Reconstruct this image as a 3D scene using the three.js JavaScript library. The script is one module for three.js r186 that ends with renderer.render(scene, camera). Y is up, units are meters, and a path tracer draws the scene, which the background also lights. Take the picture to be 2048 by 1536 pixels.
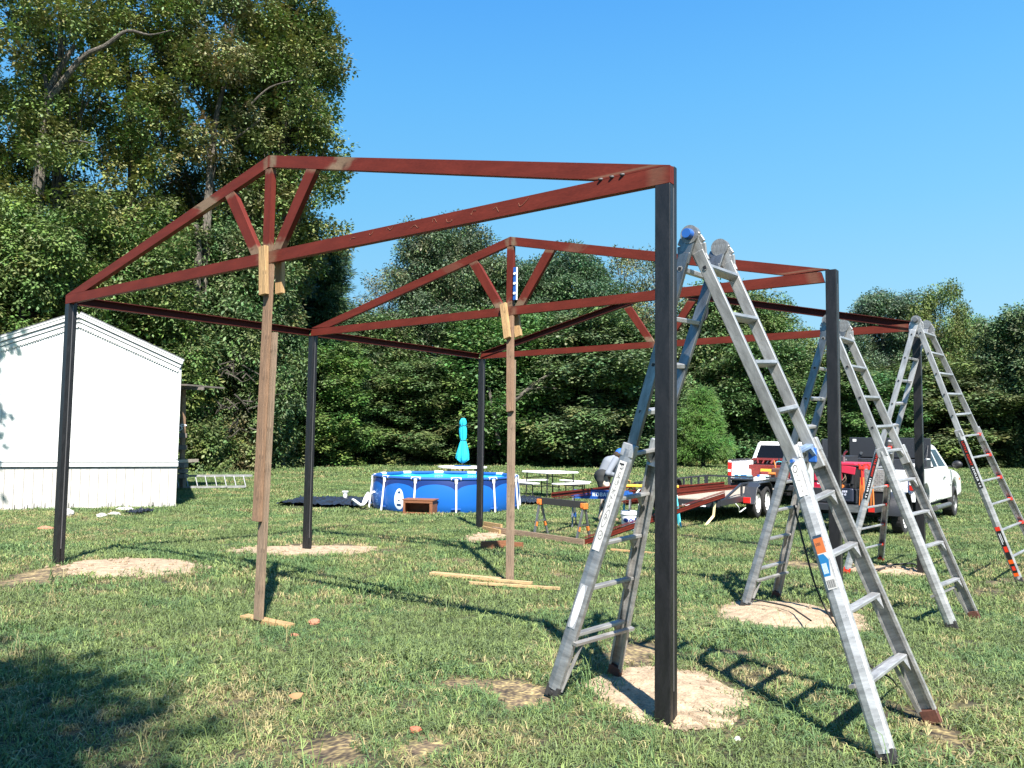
import * as THREE from 'three';
import { RoundedBoxGeometry } from 'three/addons/geometries/RoundedBoxGeometry.js';
import { MarchingCubes } from 'three/addons/objects/MarchingCubes.js';
import { ImprovedNoise } from 'three/addons/math/ImprovedNoise.js';
import { mergeGeometries } from 'three/addons/utils/BufferGeometryUtils.js';

// ---------------------------------------------------------------- camera, sky, sun, exposure
const PITCH = 0.0681, ROLL = 0.0133, CAMH = 1.55, FOCAL = 1583.1;
const scene = new THREE.Scene();
const camera = new THREE.PerspectiveCamera(51.757, 4 / 3, 0.05, 900);
camera.position.set(0, CAMH, 0);
camera.rotation.set(PITCH, 0, ROLL, 'YXZ');
const EXPOSURE = 2.7;
const SUN_EL = 51 * Math.PI / 180, SUN_AZ = 13.5 * Math.PI / 180;        // behind the camera, to the right
const sunDir = new THREE.Vector3(Math.sin(SUN_AZ) * Math.cos(SUN_EL), Math.sin(SUN_EL), Math.cos(SUN_AZ) * Math.cos(SUN_EL));
const sun = new THREE.DirectionalLight(0xfffaf2, 4.9);
sun.target.position.set(0, 0, -20); sun.position.copy(sunDir).multiplyScalar(80).add(sun.target.position);
sun.castShadow = true; sun.shadow.radius = 1; sun.shadow.mapSize.set(4096, 4096);
Object.assign(sun.shadow.camera, { left: -60, right: 60, top: 60, bottom: -60, near: 1, far: 200 });
scene.add(sun, sun.target);
{
  const w = 128, h = 256, d = new Float32Array(w * h * 4), lin = c => Math.pow(c / 255, 2.2);
  // colours of the clear sky by elevation in degrees
  const stops = [[-90, 92, 100, 92], [-4, 110, 122, 110], [0, 186, 230, 252], [8, 158, 219, 254], [16, 128, 204, 254], [24, 106, 188, 254], [32, 86, 168, 250], [50, 56, 138, 230], [90, 40, 106, 196]];
  for (let j = 0; j < h; j++) {
    const el = (j + 0.5) / h * 180 - 90;
    let k = 0; while (k < stops.length - 2 && stops[k + 1][0] < el) k++;
    const a = stops[k], b = stops[k + 1], t = Math.min(1, Math.max(0, (el - a[0]) / (b[0] - a[0])));
    for (let i = 0; i < w; i++) for (let c = 0; c < 4; c++) d[(j * w + i) * 4 + c] = c === 3 ? 1 : lin(a[c + 1] + (b[c + 1] - a[c + 1]) * t) / EXPOSURE * (1 + [0.2, 0.1, 0.03][c] * Math.sin((i / w - 0.25) * 2 * Math.PI));
  }
  const sky = new THREE.DataTexture(d, w, h, THREE.RGBAFormat, THREE.FloatType);
  sky.mapping = THREE.EquirectangularReflectionMapping; sky.magFilter = sky.minFilter = THREE.LinearFilter; sky.needsUpdate = true;
  scene.background = sky; scene.environment = sky;
}
const renderer = new THREE.WebGLRenderer({ antialias: true });
renderer.toneMapping = THREE.LinearToneMapping; renderer.toneMappingExposure = EXPOSURE;
renderer.shadowMap.enabled = true;

// ---------------------------------------------------------------- helpers
const V3 = THREE.Vector3;
const V = (x, y, zf) => new V3(x, y, -zf);                 // zf: metres ahead of the camera
const lerp = (a, b, t) => a + (b - a) * t, clamp = (x, a = 0, b = 1) => Math.min(b, Math.max(a, x));
const ss = (a, b, x) => { const t = clamp((x - a) / (b - a)); return t * t * (3 - 2 * t); };
function RNG(s) { return () => { s |= 0; s = s + 0x6D2B79F5 | 0; let t = Math.imul(s ^ s >>> 15, 1 | s); t = t + Math.imul(t ^ t >>> 7, 61 | t) ^ t; return ((t ^ t >>> 14) >>> 0) / 4294967296; }; }
const NO = new ImprovedNoise();
const noise = (x, y, z = 0) => NO.noise(x + 131.7, y + 57.3, z + 11.1);
const fbm = (x, y, z = 0, o = 4) => { let s = 0, a = 0.5; for (let i = 0; i < o; i++) { s += a * noise(x, y, z + i * 7); x *= 2.03; y *= 2.03; a *= 0.5; } return s; };
function gy(x, z) {                                        // height of the lawn
  const f = -z;
  return -0.13 * ss(5, 13, f) - 0.12 * ss(13, 22, f) + 0.13 * Math.exp(-((x + 4.98) ** 2 + (f - 8.83) ** 2) / 5.5) + 0.05 * noise(x * 0.22, f * 0.22) * ss(3, 12, f) + 0.008 * noise(x * 1.3, f * 1.3);
}
function ray(px, py) {                                     // direction through a point of the photograph, one metre ahead
  const du = px - 1024, dv = py - 768, cr = Math.cos(ROLL), sr = Math.sin(ROLL), u = (du * cr + dv * sr) / FOCAL, v = -(-du * sr + dv * cr) / FOCAL;
  const c = Math.cos(PITCH), s = Math.sin(PITCH), y = v * c + s, z = c - v * s;
  return new V3(u / z, y / z, -1);
}
const at = (px, py, f) => ray(px, py).multiplyScalar(f).add(new V3(0, CAMH, 0));
function gp(px, py, lift = 0) {                            // the point of the lawn seen there
  const d = ray(px, py); let f = 8;
  for (let i = 0; i < 60; i++) { const y = gy(d.x * f, -f) + lift; f = lerp(f, (y - CAMH) / d.y, 0.7); }
  return d.multiplyScalar(f).add(new V3(0, CAMH, 0));
}
function hit(px, py, A, B, C) {                            // the point of the plane A B C seen there
  const n = B.clone().sub(A).cross(C.clone().sub(A)), d = ray(px, py), o = new V3(0, CAMH, 0);
  return d.multiplyScalar(n.dot(A.clone().sub(o)) / n.dot(d)).add(o);
}
const onG = (x, zf, lift = 0) => V(x, gy(x, -zf) + lift, zf);

const used = {};
function numbered(n) { const k = used[n] = (used[n] ?? -1) + 1; return k ? n + '_' + String(k).padStart(3, '0') : n; }
function tag(o, label, category, group, kind) {
  if (label) o.userData.label = label; if (category) o.userData.category = category;
  if (group) o.userData.group = group; if (kind) o.userData.kind = kind; return o;
}
function thing(name, label, category, base = new V3(), turn = 0, group) {
  const o = new THREE.Group(); o.name = numbered(name); o.position.copy(base); o.rotation.y = turn; scene.add(o);
  return tag(o, label, category, group);
}
const M = (g) => Array.isArray(g) ? mergeGeometries(g.map(x => { const y = x.index ? x.toNonIndexed() : x; for (const k of Object.keys(y.attributes)) if (!['position', 'normal', 'uv'].includes(k)) y.deleteAttribute(k); return y; })) : g;
function part(name, g, mat, parent, label) {               // a part in its parent's own axes
  const m = new THREE.Mesh(M(g), mat); m.name = name; m.castShadow = m.receiveShadow = true; parent.add(m);
  if (label) m.userData.label = label; return m;
}
function wpart(name, g, mat, parent, label) {              // a part given in world axes, for a parent that only stands at a place
  const geo = M(g), p = new V3(); let q = parent; while (q && q !== scene) { p.add(q.position); q = q.parent; }
  geo.translate(-p.x, -p.y, -p.z); return part(name, geo, mat, parent, label);
}
function single(name, g, mat, label, category, group, kind) {
  const m = new THREE.Mesh(M(g), mat); m.castShadow = m.receiveShadow = true; m.name = numbered(name); scene.add(m);
  return tag(m, label, category, group, kind);
}
function uvMetres(g) {                                     // box-like: u along z, v along the other axis
  const p = g.attributes.position, n = g.attributes.normal, uv = g.attributes.uv;
  for (let i = 0; i < p.count; i++) {
    const ax = Math.abs(n.getX(i)), ay = Math.abs(n.getY(i)), az = Math.abs(n.getZ(i));
    if (az > ax && az > ay) uv.setXY(i, p.getX(i), p.getY(i)); else if (ax > ay) uv.setXY(i, p.getZ(i), p.getY(i)); else uv.setXY(i, p.getZ(i), p.getX(i) + 0.37);
  } return g;
}
const BX = (w, h, d, x = 0, y = 0, z = 0, r = 0) => { const g = uvMetres(r ? new RoundedBoxGeometry(w, h, d, 1, r) : new THREE.BoxGeometry(w, h, d)); g.translate(x, y, z); return g; };
function frame(p, q, up = new V3(0, 1, 0)) {               // z from p to q, y near up
  const z = q.clone().sub(p).normalize(), x = up.clone().cross(z); if (x.lengthSq() < 1e-6) x.set(1, 0, 0); x.normalize(); const y = z.clone().cross(x);
  return new THREE.Matrix4().makeBasis(x, y, z);
}
function bar(p, q, w, h, up, r = 0) {                      // a straight piece; h along up
  const L = p.distanceTo(q), g = BX(w, h, L, 0, 0, 0, r), u0 = (p.x * 3.7 + p.y * 1.3) % 5;
  const uv = g.attributes.uv; for (let i = 0; i < uv.count; i++) uv.setX(i, uv.getX(i) + u0);
  g.applyMatrix4(frame(p, q, up)); const m = p.clone().add(q).multiplyScalar(0.5); g.translate(m.x, m.y, m.z); return g;
}
function prism(pts, p, q, up) {                            // a profile (x, y) swept from p to q
  const g = new THREE.ExtrudeGeometry(new THREE.Shape(pts.map(a => new THREE.Vector2(a[0], a[1]))), { depth: p.distanceTo(q), bevelEnabled: false, curveSegments: 1 });
  g.applyMatrix4(frame(p, q, up)); g.translate(p.x, p.y, p.z); return g;
}
const tube = (pts, r, seg = 24, rad = 6) => new THREE.TubeGeometry(new THREE.CatmullRomCurve3(pts), seg, r, rad);
function cyl(p, q, r, r2 = r, n = 14) { const g = new THREE.CylinderGeometry(r2, r, p.distanceTo(q), n); g.rotateX(Math.PI / 2); g.applyMatrix4(frame(p, q)); const m = p.clone().add(q).multiplyScalar(0.5); g.translate(m.x, m.y, m.z); return g; }
function taper(pts, radii, rad = 7) {                      // a limb that thins out
  const c = new THREE.CatmullRomCurve3(pts), n = (pts.length - 1) * 4, pos = [], idx = [], uv = [], fr = c.computeFrenetFrames(n, false);
  for (let i = 0; i <= n; i++) {
    const t = i / n, P = c.getPoint(t), k = t * (radii.length - 1), a = Math.floor(k), r = lerp(radii[a], radii[Math.min(a + 1, radii.length - 1)], k - a);
    for (let j = 0; j <= rad; j++) { const b = j / rad * Math.PI * 2, s = Math.cos(b) * r, d = Math.sin(b) * r; pos.push(P.x + fr.normals[i].x * s + fr.binormals[i].x * d, P.y + fr.normals[i].y * s + fr.binormals[i].y * d, P.z + fr.normals[i].z * s + fr.binormals[i].z * d); uv.push(j / rad, t * n * 0.25); }
  }
  for (let i = 0; i < n; i++) for (let j = 0; j < rad; j++) { const a = i * (rad + 1) + j, b = a + rad + 1; idx.push(a, b, a + 1, b, b + 1, a + 1); }
  const g = new THREE.BufferGeometry(); g.setAttribute('position', new THREE.Float32BufferAttribute(pos, 3)); g.setAttribute('uv', new THREE.Float32BufferAttribute(uv, 2)); g.setIndex(idx); g.computeVertexNormals(); return g;
}

// ---------------------------------------------------------------- textures and materials
function tex(w, h, fn, srgb = true, rx = 1, ry = 1) {      // fn(u, v) -> [r, g, b] 0..255
  const d = new Uint8Array(w * h * 4);
  for (let j = 0; j < h; j++) for (let i = 0; i < w; i++) { const c = fn(i / w, j / h), k = (j * w + i) * 4; d[k] = clamp(c[0], 0, 255); d[k + 1] = clamp(c[1], 0, 255); d[k + 2] = clamp(c[2], 0, 255); d[k + 3] = 255; }
  const t = new THREE.DataTexture(d, w, h); t.wrapS = t.wrapT = THREE.RepeatWrapping; t.magFilter = THREE.LinearFilter; t.minFilter = THREE.LinearMipmapLinearFilter; t.generateMipmaps = true;
  t.repeat.set(rx, ry); if (srgb) t.colorSpace = THREE.SRGBColorSpace; t.needsUpdate = true; return t;
}
// noise that repeats at the border of its tile
const tn = (u, v, f, s = 0) => { const a = Math.cos(u * 2 * Math.PI) * f / 6.28, b = Math.sin(u * 2 * Math.PI) * f / 6.28, c = Math.cos(v * 2 * Math.PI) * f / 6.28, d = Math.sin(v * 2 * Math.PI) * f / 6.28; return (noise(a + s, b + c, d + s) + noise(c + 9 + s, d + a, b)) * 0.8; };
function canvas(w, h, draw) { const c = document.createElement('canvas'); c.width = w; c.height = h; draw(c.getContext('2d'), w, h); const t = new THREE.CanvasTexture(c); t.colorSpace = THREE.SRGBColorSpace; t.anisotropy = 8; return t; }
const R0 = RNG(5);
const grey = (lo, hi, f, f2) => tex(256, 256, (u, v) => { const n = 0.5 + 0.5 * (0.6 * tn(u, v, f) + 0.5 * tn(u, v, f2, 4)); const c = lerp(lo, hi, clamp(n)) * 255; return [c, c, c]; }, false, 2, 2);
const T = {
  mottle: grey(0.25, 1, 12, 40), rough: grey(0.5, 1, 8, 40),
  steel: tex(512, 256, (u, v) => { let n = 0.78 + 0.2 * tn(u, v, 9) + 0.15 * tn(u, v, 60, 3); const s = noise(u * 340, v * 14, 2); if (s > 0.62) n += 0.5; const c = 255 * clamp(n, 0.3, 1.0); return [c, c * 0.99, c * 0.98]; }, true, 1, 4),
  paint: tex(512, 256, (u, v) => { let n = 0.86 + 0.08 * tn(u, v, 6) + 0.08 * tn(u, v, 50, 3); const s = noise(u * 300, v * 16, 2); if (s > 0.7) n += 0.9; const c = 255 * clamp(n, 0.3, 1.0); return [c, s > 0.7 ? 255 : c, s > 0.7 ? 255 : c]; }, true, 0.7, 4),
  alu: tex(512, 256, (u, v) => { let n = 0.86 + 0.16 * tn(u, v, 5) + 0.1 * tn(u, v, 14, 6) + 0.05 * noise(u * 8, v * 120, 1) + 0.05 * tn(u, v, 50); if (noise(u * 130, v * 50, 8) > 0.64) n -= 0.4; const c = 255 * clamp(n, 0.2, 1); return [c, c, c]; }, true, 1, 4),
  wood: tex(512, 256, (u, v) => { const g = noise(u * 6, v * 60 + 2 * noise(u * 3, v * 5), 3), f = noise(u * 30, v * 220, 5), k = clamp(0.78 + 0.3 * g + 0.22 * f, 0.25, 1); const kn = noise(u * 9, v * 9, 20) > 0.62 ? 0.6 : 1; return [255 * k * kn, 240 * k * kn, 222 * k * kn]; }, true, 1, 5),
  bark: tex(256, 256, (u, v) => { const k = clamp(0.6 + 0.5 * tn(u, v * 0.5, 22) + 0.3 * tn(u, v, 50)); return [255 * k, 250 * k, 240 * k]; }, true, 1, 1),
  soil: tex(512, 512, (u, v) => { const a = tn(u, v, 14), b = tn(u, v, 46, 2), c = tn(u, v, 120, 5), k = clamp(0.62 + 0.25 * a + 0.25 * b + 0.35 * c, 0.15, 1.1); const gr = clamp(0.5 + b * 0.9 + c); return [255 * k, 255 * k * lerp(0.96, 1, gr), 255 * k * lerp(0.95, 0.86, gr)]; }),
  sand: tex(512, 512, (u, v) => { const k = clamp(0.84 + 0.14 * tn(u, v, 12) + 0.16 * tn(u, v, 60, 3) + 0.22 * noise(u * 190, v * 190, 6), 0.3, 1.1); const dk = noise(u * 90, v * 90, 14) > 0.66 ? 0.55 : 1; return [255 * k * dk, 255 * k * dk, 255 * k * dk]; }),
  siding: tex(256, 256, (u, v) => { const k = clamp(0.95 + 0.06 * tn(u, v, 8) + 0.05 * tn(u, v, 40), 0, 1); return [255 * k, 254 * k, 250 * k]; }),
};
T.soil.repeat.set(0.4, 0.4); T.sand.repeat.set(1.2, 1.2);
const std = (r, g, b, rough = 0.7, o = {}) => new THREE.MeshStandardMaterial({ color: new THREE.Color().setRGB(r, g, b), roughness: rough, ...o });
const phys = (r, g, b, rough, o = {}) => new THREE.MeshPhysicalMaterial({ color: new THREE.Color().setRGB(r, g, b), roughness: rough, ...o });
const mat = {
  red: phys(0.165, 0.027, 0.016, 0.6, { map: T.paint, vertexColors: true, specularIntensity: 0.35 }),
  redPlain: phys(0.165, 0.027, 0.016, 0.6, { map: T.paint, specularIntensity: 0.35 }),
  redShade: phys(0.08, 0.016, 0.012, 0.6, { map: T.paint, specularIntensity: 0.35 }),  // same primer, with the shade inside open channels put into its colour
  black: std(0.019, 0.018, 0.02, 0.4, { map: T.steel, bumpMap: T.mottle, bumpScale: 0.0005 }),
  seam: std(0.16, 0.15, 0.15, 0.45, { metalness: 0.5 }),
  alu: std(0.6, 0.595, 0.58, 0.42, { map: T.alu, metalness: 0.55 }),
  aluBright: std(0.58, 0.575, 0.56, 0.45, { map: T.alu, metalness: 0.45 }), aluShade: std(0.3, 0.31, 0.31, 0.38, { map: T.alu, metalness: 0.85 }), aluShadeMid: std(0.4, 0.4, 0.4, 0.42, { map: T.alu, metalness: 0.65 }), hinge: std(0.42, 0.42, 0.41, 0.45, { metalness: 0.6, map: T.alu }),  // second and third carry the shade on the left ladder legs in their colour
  aluDull: std(0.5, 0.48, 0.45, 0.55, { map: T.alu, metalness: 0.6 }),
  aluWhite: std(0.6, 0.6, 0.6, 0.45, { map: T.alu, metalness: 0.5 }),
  rubber: std(0.025, 0.024, 0.023, 0.8, { bumpMap: T.mottle, bumpScale: 0.002 }),
  tyre: std(0.03, 0.029, 0.028, 0.85, { map: T.mottle }),
  rustFoot: std(0.14, 0.05, 0.03, 0.8, { map: T.mottle }),
  bluePl: std(0.02, 0.1, 0.36, 0.4), redPl: std(0.6, 0.035, 0.02, 0.4), dark: std(0.012, 0.012, 0.014, 0.5), steelGrey: std(0.28, 0.28, 0.28, 0.45, { metalness: 0.6, map: T.alu }),
  oldWood: std(0.37, 0.255, 0.18, 0.85, { map: T.wood, bumpMap: T.wood, bumpScale: 0.002 }),
  greyWood: std(0.38, 0.3, 0.235, 0.85, { map: T.wood, bumpMap: T.wood, bumpScale: 0.002 }),
  paleWood: std(0.66, 0.47, 0.25, 0.75, { map: T.wood, bumpMap: T.wood, bumpScale: 0.001 }),
  paleWood2: std(0.72, 0.57, 0.34, 0.75, { map: T.wood }),
  brownWood: std(0.34, 0.15, 0.075, 0.7, { map: T.wood }), rail: std(0.26, 0.25, 0.25, 0.85, { map: T.wood }),
  white: std(0.72, 0.73, 0.74, 0.55, { map: T.siding }), skirt: std(0.52, 0.5, 0.48, 0.6, { map: T.siding }),
  whitePl: std(0.82, 0.82, 0.8, 0.4), carWhite: phys(0.8, 0.8, 0.79, 0.35, { clearcoat: 0.8, clearcoatRoughness: 0.08 }),
  glass: phys(0.006, 0.007, 0.01, 0.08, { specularIntensity: 0.35 }), chrome: std(0.7, 0.7, 0.7, 0.18, { metalness: 0.95 }), trailer: std(0.028, 0.03, 0.035, 0.4), lampRed: phys(0.55, 0.02, 0.015, 0.2, { clearcoat: 1 }), amber: phys(0.7, 0.2, 0.04, 0.3),
  orange: std(0.62, 0.17, 0.03, 0.55), toolRed: std(0.24, 0.026, 0.02, 0.5, { map: T.mottle }), weldRed: std(0.52, 0.025, 0.06, 0.4), yellow: std(0.75, 0.42, 0.04, 0.5), teal: std(0.05, 0.42, 0.5, 0.4), deckWhite: std(0.62, 0.59, 0.54, 0.8, { map: T.wood }),
};

// ---------------------------------------------------------------- ground
const SANDS = [];                                           // [x, zf, rx, rz, turn] of the bare sandy patches
function sandAt(x0, y0, x1, y1, dy, turn = 0, h = 0.018, ragged = 0.5) {   // left and right ends and half depth, as seen
  const a = gp(x0, y0), b = gp(x1, y1), c = gp((x0 + x1) / 2, (y0 + y1) / 2 - dy), d = gp((x0 + x1) / 2, (y0 + y1) / 2 + dy);
  SANDS.push({ x: (a.x + b.x) / 2, f: -(c.z + d.z) / 2, rx: Math.hypot(b.x - a.x, b.z - a.z) / 2, rz: (d.z - c.z) / 2, turn: Math.atan2(-(b.z - a.z), b.x - a.x) + turn, h, ragged });
}
sandAt(1185, 1395, 1490, 1392, 66, 0, 0.022, 0.3); sandAt(100, 1140, 405, 1132, 22); sandAt(432, 1102, 760, 1102, 11); sandAt(945, 1072, 1012, 1076, 13);
sandAt(1445, 1240, 1712, 1230, 32, 0, 0.06, 0.34); sandAt(1700, 1142, 1860, 1142, 12); sandAt(1310, 1446, 1420, 1446, 16, 0, 0.03, 0.5);
const MOUNDS = SANDS.length;                                // the rest is bare soil in the sheet itself
sandAt(960, 1385, 1125, 1392, 26, 0, 0, 0.9); sandAt(850, 1368, 1010, 1358, 9, 0, 0, 0.9); sandAt(1545, 1132, 1640, 1126, 9, 0, 0, 0.8); sandAt(1870, 1478, 1960, 1476, 22, 0, 0, 0.9); sandAt(600, 1516, 740, 1500, 26, 0, 0, 0.9); sandAt(1190, 1318, 1330, 1322, 12, 0, 0, 0.9); sandAt(1430, 1304, 1540, 1308, 10, 0, 0, 0.9);
sandAt(1950, 1168, 2070, 1166, 7, 0, 0, 0.8); sandAt(885, 1122, 930, 1120, 5, 0, 0, 0.8); sandAt(1085, 1152, 1145, 1150, 6, 0, 0, 0.8); sandAt(640, 1478, 730, 1470, 16, 0, 0, 0.9); sandAt(800, 1500, 900, 1492, 18, 0, 0, 0.9); sandAt(60, 1140, 210, 1150, 30, 0, 0, 0.9); sandAt(1240, 1300, 1330, 1290, 14, 0, 0, 0.9);
function sandK(x, f) {                                      // 1 in the middle of a patch, below 0 outside
  let k = -1;
  for (const s of SANDS) {
    const dx = x - s.x, df = f - s.f, c = Math.cos(s.turn), n = Math.sin(s.turn), u = (dx * c + df * n) / s.rx, w = (-dx * n + df * c) / s.rz, r = Math.hypot(u, w);
    if (r < 2) k = Math.max(k, 1 - r * (1 - s.ragged * 1.3 * fbm(x * 2.6, f * 2.6, 3)));
  } return k;
}
{
  // one sheet out to the horizon, finer where it is near
  const xs = [], fs = [], NX = 260, NF = 420;
  for (let i = 0; i <= NX; i++) { const t = i / NX * 2 - 1; xs.push(Math.sign(t) * (8 * Math.abs(t) + 440 * Math.abs(t) ** 5)); }
  for (let j = 0; j <= NF; j++) { const t = j / NF; fs.push(-9 + 26 * t + 500 * t ** 5); }
  const pos = [], uv = [], col = [], idx = [];
  for (const f of fs) for (const x of xs) {
    pos.push(x, gy(x, -f), -f); uv.push(x, f);
    const n = fbm(x * 0.5, f * 0.5, 1), far = ss(6, 26, f), d = fbm(x * 1.7, f * 1.7, 5);
    const g = [lerp(0.14, 0.13, far), lerp(0.165, 0.18, far), lerp(0.062, 0.06, far)], b = [0.24, 0.18, 0.11], k = clamp(0.3 + n * 1.0 + d * 1.1 - far * 0.3);
    const q = ss(-0.25, 0.3, sandK(x, f) + 0.35 * noise(x * 3.1, f * 3.1, 4)), sd = [0.44, 0.335, 0.21]; for (let c = 0; c < 3; c++) col.push(lerp(lerp(g[c], b[c], k), sd[c], q));
  }
  const w = NX + 1; for (let j = 0; j < NF; j++) for (let i = 0; i < NX; i++) { const a = j * w + i; idx.push(a, a + 1, a + w, a + 1, a + w + 1, a + w); }
  const g = new THREE.BufferGeometry(); g.setAttribute('position', new THREE.Float32BufferAttribute(pos, 3)); g.setAttribute('uv', new THREE.Float32BufferAttribute(uv, 2)); g.setAttribute('color', new THREE.Float32BufferAttribute(col, 3)); g.setIndex(idx); g.computeVertexNormals();
  const m = new THREE.Mesh(g, std(1, 1, 1, 0.95, { map: T.soil, vertexColors: true, bumpMap: T.soil, bumpScale: 0.015 }));
  m.name = 'ground'; m.receiveShadow = true; m.userData = { kind: 'structure', label: 'mown lawn with worn brown spots', category: 'ground' }; scene.add(m);
  const sandMat = std(0.52, 0.385, 0.25, 0.95, { map: T.sand, bumpMap: T.sand, bumpScale: 0.004 });
  SANDS.slice(0, MOUNDS).forEach((s, q) => {
    const P = [], U = [], I = [], nr = 14, na = 44, c = Math.cos(s.turn), n = Math.sin(s.turn);
    for (let i = 0; i <= nr; i++) for (let j = 0; j <= na; j++) {
      const r = i / nr, a = (j % na) / na * Math.PI * 2, u = Math.cos(a) * s.rx * r, w = Math.sin(a) * s.rz * r; let x = s.x + u * c - w * n, f = s.f + u * n + w * c;
      const e = 1 + s.ragged * 1.1 * fbm(x * 2.6, f * 2.6, 3); x = s.x + (x - s.x) * e; f = s.f + (f - s.f) * e;
      P.push(x, gy(x, -f) + 0.006 + s.h * (1 - r * r) ** 2 + 0.035 * fbm(x * 5, f * 5, 9) * (1 - r * r) - (r > 0.97 ? 0.012 : 0), -f); U.push(x, f);
    }
    for (let i = 0; i < nr; i++) for (let j = 0; j < na; j++) { const a = i * (na + 1) + j, b = a + na + 1; I.push(a, a + 1, b, a + 1, b + 1, b); }
    const h = new THREE.BufferGeometry(); h.setAttribute('position', new THREE.Float32BufferAttribute(P, 3)); h.setAttribute('uv', new THREE.Float32BufferAttribute(U, 2)); h.setIndex(I); h.computeVertexNormals();
    const rc = RNG(q + 50), gs = [h]; for (let i = 0; i < 150; i++) { const a = rc() * 6.28, rr = Math.sqrt(rc()) * 1.12, u = Math.cos(a) * s.rx * rr, w = Math.sin(a) * s.rz * rr, x = s.x + u * c - w * n, f = s.f + u * n + w * c, z = (0.004 + 0.016 * rc() ** 3) * (s.f > 9 ? 1.8 : 1), b = new THREE.IcosahedronGeometry(z, 0); b.scale(1, 0.7, 0.8 + 0.4 * rc()); b.rotateY(rc() * 6); b.translate(x, gy(x, -f) + 0.006 + s.h * Math.max(0, 1 - rr * rr) ** 2 + z * 0.2, -f); gs.push(b); }
    single('sand_patch', gs, sandMat, 'bare patch of pale sandy soil in the lawn', 'sand', null, 'structure');
  });
  // the road beyond the lawn
  const rp = [], ri = []; for (let i = 0; i <= 20; i++) { const x = 22 + i * 8; for (const f of [71, 75.5]) rp.push(x, gy(x, -f) + 0.03, -f - (x - 22) * 0.02); } for (let i = 0; i < 20; i++) ri.push(2 * i, 2 * i + 2, 2 * i + 1, 2 * i + 2, 2 * i + 3, 2 * i + 1);
  const rg = new THREE.BufferGeometry(); rg.setAttribute('position', new THREE.Float32BufferAttribute(rp, 3)); rg.setIndex(ri); rg.computeVertexNormals(); single('road', rg, std(0.05, 0.05, 0.05, 0.9), 'narrow dark asphalt road along the edge of the woods', 'road', null, 'structure');
}

// ---------------------------------------------------------------- the steel frame
const YAW = 0.6503, FA = V(0.8777, 0, 4.3868), FL = new V3(-Math.cos(YAW), 0, -Math.sin(YAW)), FV = new V3(Math.sin(YAW), 0, -Math.cos(YAW)), FW = 7.40, FH = 3.0053, RISE = 0.945, ROWS = [0, 3.364, 7.238], WIDE = [7.51, 7.43, 7.4];
const FP = (u, y, v) => FA.clone().addScaledVector(FL, u).addScaledVector(FV, v).setY(y);
const carport = thing('carport_frame', 'open carport frame of red oxide trusses on six black steel posts', 'steel frame', FP(FW / 2, 0, ROWS[1]).setY(gy(FP(FW / 2, 0, ROWS[1]).x, FP(FW / 2, 0, ROWS[1]).z)));
const RF = RNG(11);
// a flat member: four corners in the (u, y) plane of a truss (ends c0-c3 and c1-c2), thick along v; bare bands where the welds burnt the paint away
function member(c, v0, v1, burns = [], ns = 60) {
  const pos = [], uv = [], col = [], idx = [], seed = RF() * 90, L = Math.hypot(c[1][0] - c[0][0], c[1][1] - c[0][1]);
  const pt = (t, s) => [lerp(lerp(c[0][0], c[1][0], t), lerp(c[3][0], c[2][0], t), s), lerp(lerp(c[0][1], c[1][1], t), lerp(c[3][1], c[2][1], t), s)];
  const face = (A, B, flip, vv) => {                         // a strip along t between two edges
    const b0 = pos.length / 3, nk = 3;
    for (let i = 0; i <= ns; i++) for (let k = 0; k <= nk; k++) {
      const t = i / ns, a = A(t), b = B(t), q = k / nk, p = FP(lerp(a[0], b[0], q), lerp(a[1], b[1], q), lerp(a[2], b[2], q));
      pos.push(p.x, p.y, p.z); uv.push(t * L + seed, vv + q * 0.1);
      let w = 0; for (const [bt, bw, bk] of burns) { const d = Math.abs(t - bt) * L / bw + 0.5 * noise(p.x * 34 + seed, p.y * 34, p.z * 34); w = Math.max(w, bk * (1 - ss(0.45, 0.95, d))); }
      const r = clamp(w), k2 = noise(p.x * 60, p.y * 60, p.z * 60) > 0.42 && r > 0.3 ? 0.3 : 1;
      col.push(lerp(1, 1.6 * k2, r), lerp(1, 7.0 * k2, r), lerp(1, 7.5 * k2, r));
    }
    for (let i = 0; i < ns; i++) for (let k = 0; k < nk; k++) { const a = b0 + i * (nk + 1) + k, b = a + nk + 1; flip ? idx.push(a, a + 1, b, a + 1, b + 1, b) : idx.push(a, b, a + 1, a + 1, b, b + 1); }
  };
  const e = (s, v) => t => [...pt(t, s), v];
  face(e(0, v0), e(1, v0), true, 0); face(e(0, v1), e(1, v1), false, 0.2); face(e(0, v0), e(0, v1), false, 0.4); face(e(1, v0), e(1, v1), true, 0.6);
  const cap = (t) => { const b = pos.length / 3; for (const [s, v] of [[0, v0], [1, v0], [1, v1], [0, v1]]) { const q = pt(t, s), p = FP(q[0], q[1], v); pos.push(p.x, p.y, p.z); uv.push(s * 0.1, v); col.push(1, 1, 1); } idx.push(b, b + 1, b + 2, b, b + 2, b + 3); };
  cap(0); cap(1);
  const g = new THREE.BufferGeometry(); g.setAttribute('position', new THREE.Float32BufferAttribute(pos, 3)); g.setAttribute('uv', new THREE.Float32BufferAttribute(uv, 2)); g.setAttribute('color', new THREE.Float32BufferAttribute(col, 3)); g.setIndex(idx); g.computeVertexNormals(); return g;
}
function mpart(name, g, parent, label) { const o = parent === carport ? carport.position : carport.position.clone().add(parent.position); g.translate(-o.x, -o.y, -o.z); return part(name, g, mat.red, parent, label); }
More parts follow.
